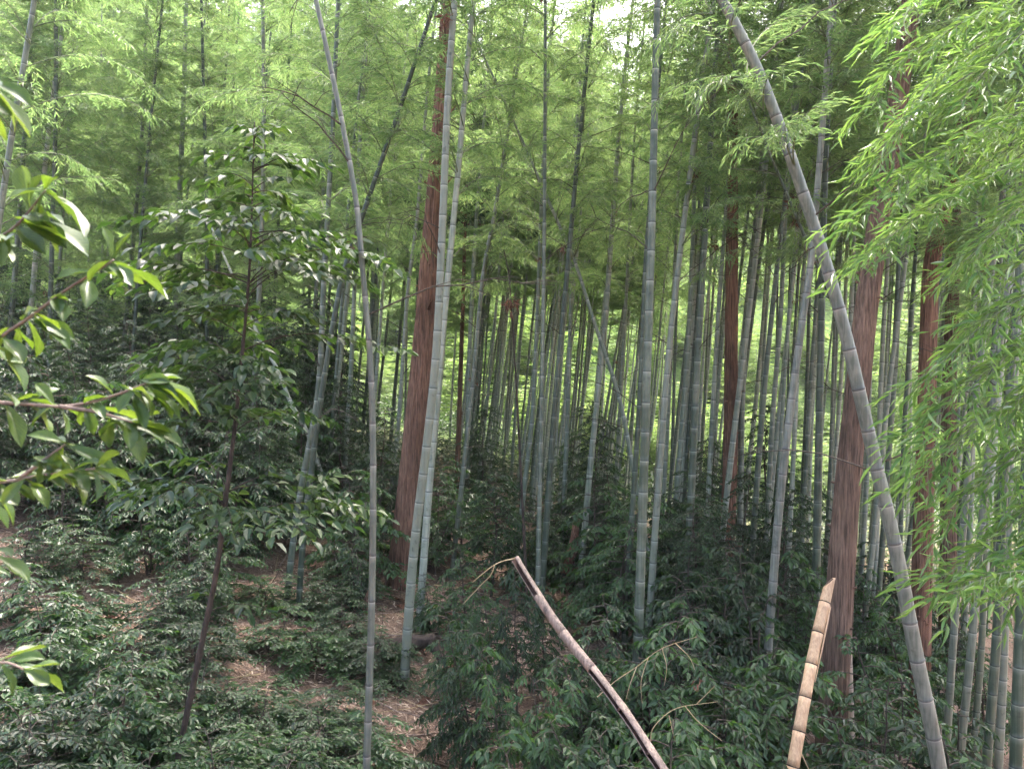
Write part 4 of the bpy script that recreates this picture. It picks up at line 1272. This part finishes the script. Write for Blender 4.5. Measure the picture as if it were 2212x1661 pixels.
def sapling():
    g = np.random.default_rng(41)
    d = 5.2
    tr = [(372, 1700), (400, 1560), (440, 1370), (470, 1220), (490, 1060), (510, 900), (522, 780), (532, 670), (540, 560), (545, 430), (547, 330), (550, 262)]
    w = np.array([P(a, b, d) for a, b in tr])
    q = w[0].copy()
    while q[2] > H(q[0], q[1]) - .1:
        q = q + np.array((-.01, 0, -.08))
    p = smooth_path(np.vstack([q, w]), .06); base = p[0].copy(); rel = p - base
    root = thing('sapling', base, 'dark slender sapling with tiers of oval leaves, its tip against the bright canopy', 'sapling')
    a = arclen(rel); T = a[-1]
    mb = MB(); tube(mb, rel, np.interp(a / T, [0, .35, .7, 1], [.022, .019, .011, .003]), 10, rmod=1 + g.normal(0, .03, (len(rel), 10)))
    part('trunk', mb.mesh('trunk', DARK_BARK, True), root)
    rows = [(300, .20, 5), (345, .34, 5), (395, .50, 6), (440, .40, 4), (500, .72, 6), (545, .62, 5), (590, .85, 7), (650, .75, 6), (715, .55, 4), (790, .85, 6), (850, .7, 5), (930, .55, 4), (1080, .85, 5), (1120, .95, 5), (1300, .4, 2)]
    PP, DD, NN, LL = [], [], [], []
    ys = np.array([b for _, b in tr][::-1]); 
    for py, ln0, nb in rows:
        z = CAMZ + d * (830.5 - py) / F - base[2]
        s = np.interp(z, rel[:, 2], a)
        for b in range(nb):
            o = at_len(rel, np.array([s + g.normal(0, .05)]))[0]
            az = b * 2.4 + g.random() * 1.2 + py
            # spread more across the view than along it
            ca, sa = math.cos(az), math.sin(az) * .8
            ln = ln0 * g.uniform(.7, 1.1)
            v = np.linspace(0, 1, 8)
            rise = g.uniform(.3, .9)
            q = o + np.stack([ca * ln * v, sa * ln * v, ln * (rise * v - (.2 + .6 * rise) * v ** 2)], -1)
            mb = MB(); tube(mb, q, np.linspace(.006, .0016, 8) * (.5 + .5 * ln), 5)
            part('branch', mb.mesh('branch', DARK_BARK), root)
            lines = [(q, .35)]
            for k in range(int(ln / .11)):
                f = .3 + .65 * g.random()
                oo = at_len(q, np.array([f * arclen(q)[-1]]))[0]
                sd = np.array((-sa, ca, 0)) * (1 if k % 2 else -1)
                dd = nrm(np.array((ca, sa, 0)) * .8 + sd * .8 + UP * g.normal(.05, .12))
                l2 = ln * g.uniform(.22, .42)
                x = np.linspace(0, 1, 5)[:, None]
                qq = oo + dd * l2 * x - UP * .2 * l2 * x ** 2
                lines.append((qq, .12))
            for l, st in lines:
                A = arclen(l)[-1]; c = max(3, int(A * (1 - st) / .036))
                wv = np.linspace(st, 1, c)
                pos = at_len(l, wv * A)
                gt = nrm(np.gradient(pos, axis=0)) if c > 1 else nrm(l[-1:] - l[:1])
                sg = np.where(np.arange(c) % 2 == 0, 1., -1.)[:, None]
                sd = nrm(np.cross(gt, UP))
                dd = gt * g.uniform(.4, .9, (c, 1)) + sd * sg * g.uniform(.7, 1, (c, 1)) + UP * g.normal(-.2, .2, (c, 1)); dd[-1] = gt[-1]
                PP.append(pos); DD.append(dd); NN.append(UP + g.normal(0, .3, (c, 3))); LL.append(g.uniform(.065, .115, c))
    PP = np.vstack(PP); LL = np.concatenate(LL)
    place_leaves(root, (PP, nrm(np.vstack(DD)), nrm(np.vstack(NN)), LL), SAP_M, .5, g, 300, bulk_mat=SAP_LEAF)


sapling()

# ------------------------------------------------------------------ broad leaved twigs close to the camera
def broad_twigs():
    g = np.random.default_rng(12)
    stem = [(-190, 1900, 1.5), (-170, 1400, 1.45), (-150, 900, 1.4), (-140, 400, 1.4), (-130, -50, 1.4)]
    w = np.array([P(*s) for s in stem])
    q = w[0].copy(); q[2] = H(q[0], q[1]) - .1
    p = smooth_path(np.vstack([q, w[1:]]), .06); base = p[0].copy()
    root = thing('broadleaf_tree', base, 'broad leaved young tree reaching in from the side with veined yellow green leaves', 'tree')
    mb = MB(); tube(mb, p - base, np.linspace(.022, .012, len(p)), 10)
    part('trunk', mb.mesh('trunk', BROAD_TWIG, True), root)
    BR = [
        # branch points; leaves: (px, py at the stalk, tip px, tip py, size factor)
        ([(-145, 880, 1.4), (-40, 760, 1.36), (60, 688, 1.33), (140, 628, 1.3), (205, 588, 1.28), (245, 562, 1.27)],
         [(240, 566, 372, 620), (248, 568, 300, 612), (205, 585, 128, 605), (242, 560, 214, 578), (246, 560, 262, 530), (230, 574, 320, 596), (242, 556, 236, 520),
          (20, 706, -50, 760), (60, 690, 150, 712), (62, 688, 150, 735), (60, 690, 72, 778), (40, 700, 40, 790), (85, 668, 20, 670), (-20, 745, 60, 830)]),
        ([(-150, 890, 1.4), (-40, 870, 1.38), (60, 873, 1.36), (130, 878, 1.34), (200, 868, 1.32), (265, 848, 1.3), (315, 828, 1.28)],
         [(312, 830, 424, 850), (310, 832, 380, 905), (300, 836, 278, 868), (318, 824, 350, 812), (300, 838, 362, 884), (240, 858, 180, 855), (245, 855, 235, 820),
          (180, 872, 215, 930), (120, 878, 85, 830), (118, 878, 62, 900), (60, 874, 100, 820), (130, 880, 175, 935), (200, 870, 165, 905), (20, 872, 85, 845), (330, 822, 448, 856)]),
        ([(130, 878, 1.34), (210, 890, 1.31), (285, 912, 1.28)],
         [(284, 912, 375, 935), (284, 914, 392, 955), (280, 916, 335, 985), (286, 908, 312, 895), (260, 908, 215, 920), (240, 900, 215, 950), (228, 898, 290, 960), (250, 905, 305, 925)]),
        ([(-160, 1180, 1.4), (-40, 1060, 1.36), (40, 1036, 1.33), (120, 1022, 1.3), (205, 1012, 1.28)],
         [(204, 1012, 290, 1030), (202, 1014, 222, 1080), (200, 1014, 240, 1052), (206, 1010, 232, 992), (180, 1016, 150, 1020), (90, 1026, 160, 1040), (60, 1032, 35, 1062), (50, 1034, 110, 1080),
          (20, 1040, -30, 1030), (60, 1030, 70, 985), (110, 1024, 80, 995), (0, 1046, 62, 1092), (130, 1020, 205, 1035), (160, 1016, 195, 995)]),
        ([(40, 1036, 1.33), (100, 990, 1.31), (140, 960, 1.3)],
         [(136, 962, 70, 935), (138, 962, 110, 995), (142, 958, 200, 985), (140, 958, 105, 930), (120, 974, 155, 1000), (142, 956, 60, 945), (138, 962, 250, 1000)]),
        ([(-145, 640, 1.4), (-50, 540, 1.36), (20, 500, 1.33), (60, 460, 1.3), (98, 412, 1.28)],
         [(100, 410, 212, 492), (98, 412, 70, 455), (98, 412, 145, 450), (96, 410, 118, 395), (100, 408, 30, 440), (30, 470, 140, 500), (40, 480, 222, 515), (30, 488, 120, 545), (45, 476, 168, 520), (20, 500, 10, 555), (60, 462, 60, 360), (-10, 520, 40, 570), (20, 500, 90, 500), (64, 452, 40, 350)]),
        ([(-140, 300, 1.4), (-60, 200, 1.3), (-20, 175, 1.25)],
         [(-20, 175, 80, 215), (-22, 180, 50, 300), (-15, 172, 30, 190), (-40, 190, 20, 245)]),
        ([(-160, 1330, 1.4), (-60, 1220, 1.3), (-20, 1190, 1.28)],
         [(-22, 1192, 60, 1262), (-20, 1188, 40, 1180)]),
        ([(-165, 1500, 1.4), (-60, 1445, 1.3), (10, 1430, 1.28), (50, 1445, 1.26)],
         [(50, 1445, 108, 1472), (48, 1443, 140, 1490), (10, 1430, 60, 1425), (0, 1432, 40, 1480), (30, 1436, 90, 1445)]),
    ]
    for pts, leaves in BR:
        w = np.array([P(*s) for s in pts])
        p = smooth_path(w, .02) - base
        mb = MB(); tube(mb, p, np.linspace(.0042, .0016, len(p)), 7)
        b = part('branch', mb.mesh('branch', BROAD_TWIG, True), root)
        for (ax, ay, tx, ty) in leaves:
            dd = np.interp(ax, [s[0] for s in pts], [s[2] for s in pts])
            A = P(ax, ay, dd)
            ln_px = math.hypot(tx - ax, ty - ay)
            L = max(ln_px / F * dd * g.uniform(.9, 1.0), .052)
            tip = P(tx, ty, dd)
            dv = (tip - A) + np.array((0, g.normal(0, .4) * L, 0))
            n = nrm(np.array((g.normal(0, .3), g.normal(-.25, .55), 1.0)))
            part('leaf', BROAD_M[int(g.integers(5))], b, leaf_matrix(A - base, dv, n, L, L * g.uniform(.36, .46)))
        # more leaves along the twig, behind and before the ones above
        for k in range(int(len(leaves) * .8)):
            w_ = g.uniform(.3, 1) * arclen(p)[-1]
            A = at_len(p, np.array([w_]))[0] + g.normal(0, .006, 3)
            az = g.uniform(-1.2, 1.2)
            dv = np.array((math.cos(az), math.sin(az), g.uniform(-.75, .25)))
            L = g.uniform(.045, .08)
            n = nrm(np.array((g.normal(0, .3), g.normal(-.1, .5), 1.0)))
            part('leaf', BROAD_M[int(g.integers(5))], b, leaf_matrix(A, dv, n, L, L * g.uniform(.34, .46)))


broad_twigs()

# ------------------------------------------------------------------ bright bamboo sprays close to the camera
def near_sprays(stem_pts, branches, label, seed, sdia=.035, limit=300):
    g = np.random.default_rng(seed)
    w = np.array([P(*s) for s in stem_pts])
    q = w[0].copy(); q[2] = H(q[0], q[1]) - .1
    p = smooth_path(np.vstack([q, w[1:]]), .1); base = p[0].copy(); rel = p - base
    root = thing('bamboo', base, label, 'bamboo')
    S, Rr, B, _ = culm_rings(rel, sdia, g, longest=.28)
    mb = MB(); tube(mb, at_len(rel, S), Rr, 12, .5, B)
    part('culm', mb.mesh('culm', CULM['green'], True), root)
    PP, DD, NN, LL = [], [], [], []
    tw = MB()
    for pts in branches:
        q = smooth_path(np.array([P(*s) for s in pts]), .05) - base
        A = arclen(q)[-1]
        mb = MB(); tube(mb, q, np.linspace(.005, .0015, len(q)), 6)
        part('branch', mb.mesh('branch', GREEN_TWIG), root)
        m = int(A / .02)
        for k in range(m):
            f = .12 + .88 * (k + g.random()) / m
            o = at_len(q, np.array([min(f, 1) * A]))[0]
            e = at_len(q, np.array([min(A, f * A + .08)]))[0] - at_len(q, np.array([max(0, f * A - .08)]))[0]
            t = nrm(e)
            sd = nrm(np.cross(t, UP)) * (1 if k % 2 else -1)
            td = nrm(t * .9 + sd * g.uniform(.4, 1.0) + UP * g.normal(0, .22))
            tl = g.uniform(.12, .34) * (1.15 - .45 * f)
            nn = max(4, int(tl / .028))
            u = np.linspace(.2, 1, nn)
            pos = o + td * (tl * u)[:, None] - UP * (.2 * tl * u ** 2)[:, None]
            tube(tw, np.vstack([o, pos]), np.linspace(.0018, .0007, nn + 1), 3, cap=False)
            sg = np.where(np.arange(nn) % 2 == 0, 1., -1.)[:, None]
            ls = nrm(np.cross(td, UP))
            d = td * g.uniform(.5, 1.1, (nn, 1)) + ls * sg * g.uniform(.25, .9, (nn, 1)) + np.array((-.2, -.1, 0)) - UP * g.uniform(-.1, .6, (nn, 1)) + g.normal(0, .3, (nn, 3))
            PP.append(pos); DD.append(d); NN.append(UP + g.normal(0, .5, (nn, 3))); LL.append(g.uniform(.05, .112, nn))
    part('twig_spray', tw.mesh('twig_spray', GREEN_TWIG), root, stuff=True)
    PP = np.vstack(PP); LL = np.concatenate(LL)
    place_leaves(root, (PP, nrm(np.vstack(DD)), nrm(np.vstack(NN)), LL), LANCE_M, .155, g, limit, bulk_mat=BAM_LEAF_NEAR, kind='lance')


near_sprays([(2420, 2000, 3.9), (2400, 1300, 3.9), (2370, 700, 3.9), (2330, 200, 3.9), (2280, -150, 3.9), (2200, -450, 3.9)],
            [
    [(2300, -60, 3.9), (2180, 0, 3.8), (2060, 60, 3.7), (1950, 130, 3.65), (1880, 230, 3.6)],
    [(2330, 60, 3.9), (2200, 100, 3.8), (2080, 170, 3.7), (1960, 260, 3.65), (1885, 360, 3.6)],
    [(2340, 180, 3.9), (2220, 240, 3.8), (2080, 300, 3.7), (1940, 390, 3.6), (1830, 480, 3.5)],
    [(2350, 300, 3.9), (2230, 340, 3.85), (2100, 400, 3.8), (1980, 470, 3.7), (1860, 560, 3.6)],
    [(2340, 100, 3.9), (2260, 160, 4.1), (2160, 240, 4.2), (2050, 330, 4.2), (1950, 430, 4.2)],
    [(2350, 380, 3.9), (2250, 430, 3.9), (2150, 500, 3.9), (2060, 590, 3.9)],
    [(2310, 20, 3.9), (2200, 60, 4.2), (2100, 110, 4.3), (2000, 190, 4.3), (1930, 280, 4.3)],
    [(2345, 240, 3.9), (2240, 290, 4.2), (2130, 350, 4.3), (2010, 440, 4.3), (1900, 520, 4.3)],
    [(2300, -40, 3.9), (2220, 60, 3.6), (2140, 140, 3.5), (2060, 240, 3.45)],
    [(2350, 340, 3.9), (2260, 400, 3.6), (2180, 470, 3.5), (2090, 560, 3.4)],
    [(2280, -150, 3.9), (2150, -90, 3.7), (2020, -20, 3.6), (1920, 60, 3.5)],
    [(2355, 460, 3.9), (2260, 520, 3.8), (2170, 600, 3.7), (2100, 690, 3.7)],
], 'bamboo arching in at the upper corner with bright lance shaped leaves hanging in sprays', 21)
near_sprays([(2520, 2000, 3.6), (2500, 1400, 3.6), (2470, 900, 3.6), (2420, 450, 3.6), (2350, 100, 3.6)],
            [
    [(2440, 560, 3.6), (2300, 600, 3.5), (2180, 660, 3.4), (2080, 740, 3.35), (1990, 830, 3.3)],
    [(2450, 640, 3.6), (2310, 690, 3.5), (2190, 760, 3.4), (2070, 850, 3.3), (1950, 960, 3.25)],
    [(2460, 760, 3.6), (2320, 800, 3.5), (2200, 860, 3.45), (2080, 940, 3.4), (1980, 1040, 3.35)],
    [(2470, 860, 3.6), (2330, 910, 3.5), (2210, 970, 3.45), (2100, 1060, 3.4), (2020, 1150, 3.4)],
    [(2480, 980, 3.6), (2340, 1020, 3.5), (2230, 1090, 3.45), (2130, 1180, 3.4), (2030, 1250, 3.3)],
    [(2480, 1060, 3.6), (2350, 1110, 3.5), (2260, 1180, 3.4), (2190, 1270, 3.4)],
    [(2450, 700, 3.6), (2340, 760, 3.9), (2230, 840, 4.0), (2130, 930, 4.0)],
    [(2490, 1150, 3.6), (2380, 1220, 3.2), (2260, 1230, 3.1), (2150, 1240, 3.05), (2060, 1280, 3.0)],
], 'bamboo reaching in below the other with drooping silvery green leaf sprays over the clump', 22)

# ------------------------------------------------------------------ far wood on the hillside, one mass
def far_wood():
    g = np.random.default_rng(66)
    clumps = []
    for k in range(3):
        PP, DD, NN, LL = CROWN_DATA[k]
        sel = g.integers(0, len(PP), 5200)
        q = PP[sel] * [1.35, 1.35, 1.1]
        mb = MB(); leaf_batch(mb, q, DD[sel], NN[sel], g.uniform(.20, .36, len(sel)), g.uniform(.04, .065, len(sel)), 'lance', rng=g)
        tube(mb, np.array([(0, 0, -5.5), (.1, 0, 0), (.3, .1, 8.5)]), [.055, .045, .01], 6, cap=False, mat=1)
        clumps.append(mb.mesh('far_wood_clump', [FAR_LEAF, CULM['pale']]))
    N = 1000
    y = 28 + 76 * g.random(N) ** 1.5
    x = g.uniform(-1.0, 1.0, N) * (y * .95)
    keep = (x / y > .02) | (y > 33)
    x, y = x[keep], y[keep]; N = len(x)
    tall = (g.random(N) < .5) & (y > 52)
    lift = np.where(tall, g.uniform(1.5, 4, N), g.uniform(-.6, .2, N))
    sz = np.where(tall, g.uniform(.9, 1.2, N), g.uniform(.2, .5, N) * (.8 + .4 * sstep(34, 44, y)))
    pts = np.stack([x, y, terrain(x, y) + lift], -1)
    me = bpy.data.meshes.new('far_wood')
    me.from_pydata([tuple(p) for p in pts], [], [])
    for nm, val in (('spin', g.random(N) * 6.28), ('tilt', g.normal(.07, .09, N)), ('size', g.uniform(.8, 1.2, N)), ('rise', sz), ('pick', g.integers(0, 3, N).astype(float))):
        a = me.attributes.new(nm, 'FLOAT', 'POINT'); a.data.foreach_set('value', val.astype(np.float32))
    wood = part('far_wood', me, stuff=True)
    wood['label'] = 'bright green bamboo wood on the hillside beyond the clearing'
    ng = bpy.data.node_groups.new('far_wood', 'GeometryNodeTree')
    ng.interface.new_socket('Geometry', in_out='INPUT', socket_type='NodeSocketGeometry')
    ng.interface.new_socket('Geometry', in_out='OUTPUT', socket_type='NodeSocketGeometry')
    n = ng.nodes; L = ng.links
    gi = n.new('NodeGroupInput'); go = n.new('NodeGroupOutput')
    join = n.new('GeometryNodeJoinGeometry')

    def named(nm):
        a = n.new('GeometryNodeInputNamedAttribute'); a.data_type = 'FLOAT'; a.inputs['Name'].default_value = nm
        return [o for o in a.outputs if o.enabled and o.name == 'Attribute'][0]
    cx = n.new('ShaderNodeCombineXYZ'); L.new(named('tilt'), cx.inputs[1]); L.new(named('spin'), cx.inputs[2])
    for k, cm in enumerate(clumps):
        src = part('far_wood_clump', cm, None, Matrix.Translation((-20 + 18 * k, 44, H(-20 + 18 * k, 44) + 3)), stuff=True)
        src['label'] = 'bamboo clump in the bright wood on the hillside'
        src.parent = wood
        oi = n.new('GeometryNodeObjectInfo'); oi.transform_space = 'ORIGINAL'; oi.inputs['Object'].default_value = src; oi.inputs['As Instance'].default_value = True
        cmp_ = n.new('FunctionNodeCompare'); cmp_.data_type = 'FLOAT'; cmp_.operation = 'EQUAL'
        fl = [i_ for i_ in cmp_.inputs if i_.enabled]
        L.new(named('pick'), fl[0]); fl[1].default_value = float(k); fl[2].default_value = .1
        ip = n.new('GeometryNodeInstanceOnPoints')
        L.new(gi.outputs[0], ip.inputs['Points']); L.new(cmp_.outputs[0], ip.inputs['Selection']); L.new(oi.outputs['Geometry'], ip.inputs['Instance'])
        sv = n.new('ShaderNodeCombineXYZ'); L.new(named('size'), sv.inputs[0]); L.new(named('size'), sv.inputs[1]); L.new(named('rise'), sv.inputs[2])
        L.new(cx.outputs[0], ip.inputs['Rotation']); L.new(sv.outputs[0], ip.inputs['Scale'])
        L.new(ip.outputs[0], join.inputs[0])
    L.new(join.outputs[0], go.inputs[0])
    md = wood.modifiers.new('far_wood', 'NODES'); md.node_group = ng


far_wood()


# ------------------------------------------------------------------ the air
def haze():
    mb = MB()
    x0, x1, y0, y1, z0, z1 = -150, 150, -32, 150, -12, 75
    v = np.array([(x, y, z) for z in (z0, z1) for y in (y0, y1) for x in (x0, x1)], float)
    mb.add(v, np.array([(0, 2, 3, 1), (4, 5, 7, 6), (0, 1, 5, 4), (2, 6, 7, 3), (0, 4, 6, 2), (1, 3, 7, 5)]))
    m, t, o = nt('haze')
    p = node(t, 'ShaderNodeVolumePrincipled')
    p.inputs['Color'].default_value = (.93, .95, .97, 1); p.inputs['Density'].default_value = HAZE; p.inputs['Anisotropy'].default_value = .2
    t.links.new(p.outputs[0], o.inputs['Volume'])
    o_ = part('haze', mb.mesh('haze', m), stuff=True)


HAZE = .0006
haze()


# things alike in look and standing together are told apart by their order in the picture
def tell_apart():
    by = {}
    for o in list(COL.objects):
        if o.parent is None and 'label' in o and 'category' in o and 'outside the view' not in o['label']:
            by.setdefault(o['label'], []).append(o)
    words = ['one', 'two', 'three', 'four', 'five', 'six', 'seven', 'eight', 'nine', 'ten', 'eleven', 'twelve']
    nth = ['', 'second', 'third', 'fourth', 'fifth', 'sixth', 'seventh', 'eighth', 'ninth', 'tenth', 'eleventh']
    for lb, v in by.items():
        if len(v) > 1:
            v.sort(key=lambda o: o.location.x / o.location.y)
            for k, o in enumerate(v):
                o['label'] = lb + ', ' + ('leftmost' if k == 0 else 'rightmost' if k == len(v) - 1 else nth[k] + ' from left') + ' of ' + words[len(v) - 1]
    for o in COL.objects:
        if o.parent is None and 'label' in o and len(o['label'].replace(',', '').split()) > 16:
            print('LONG', o['label'])


tell_apart()
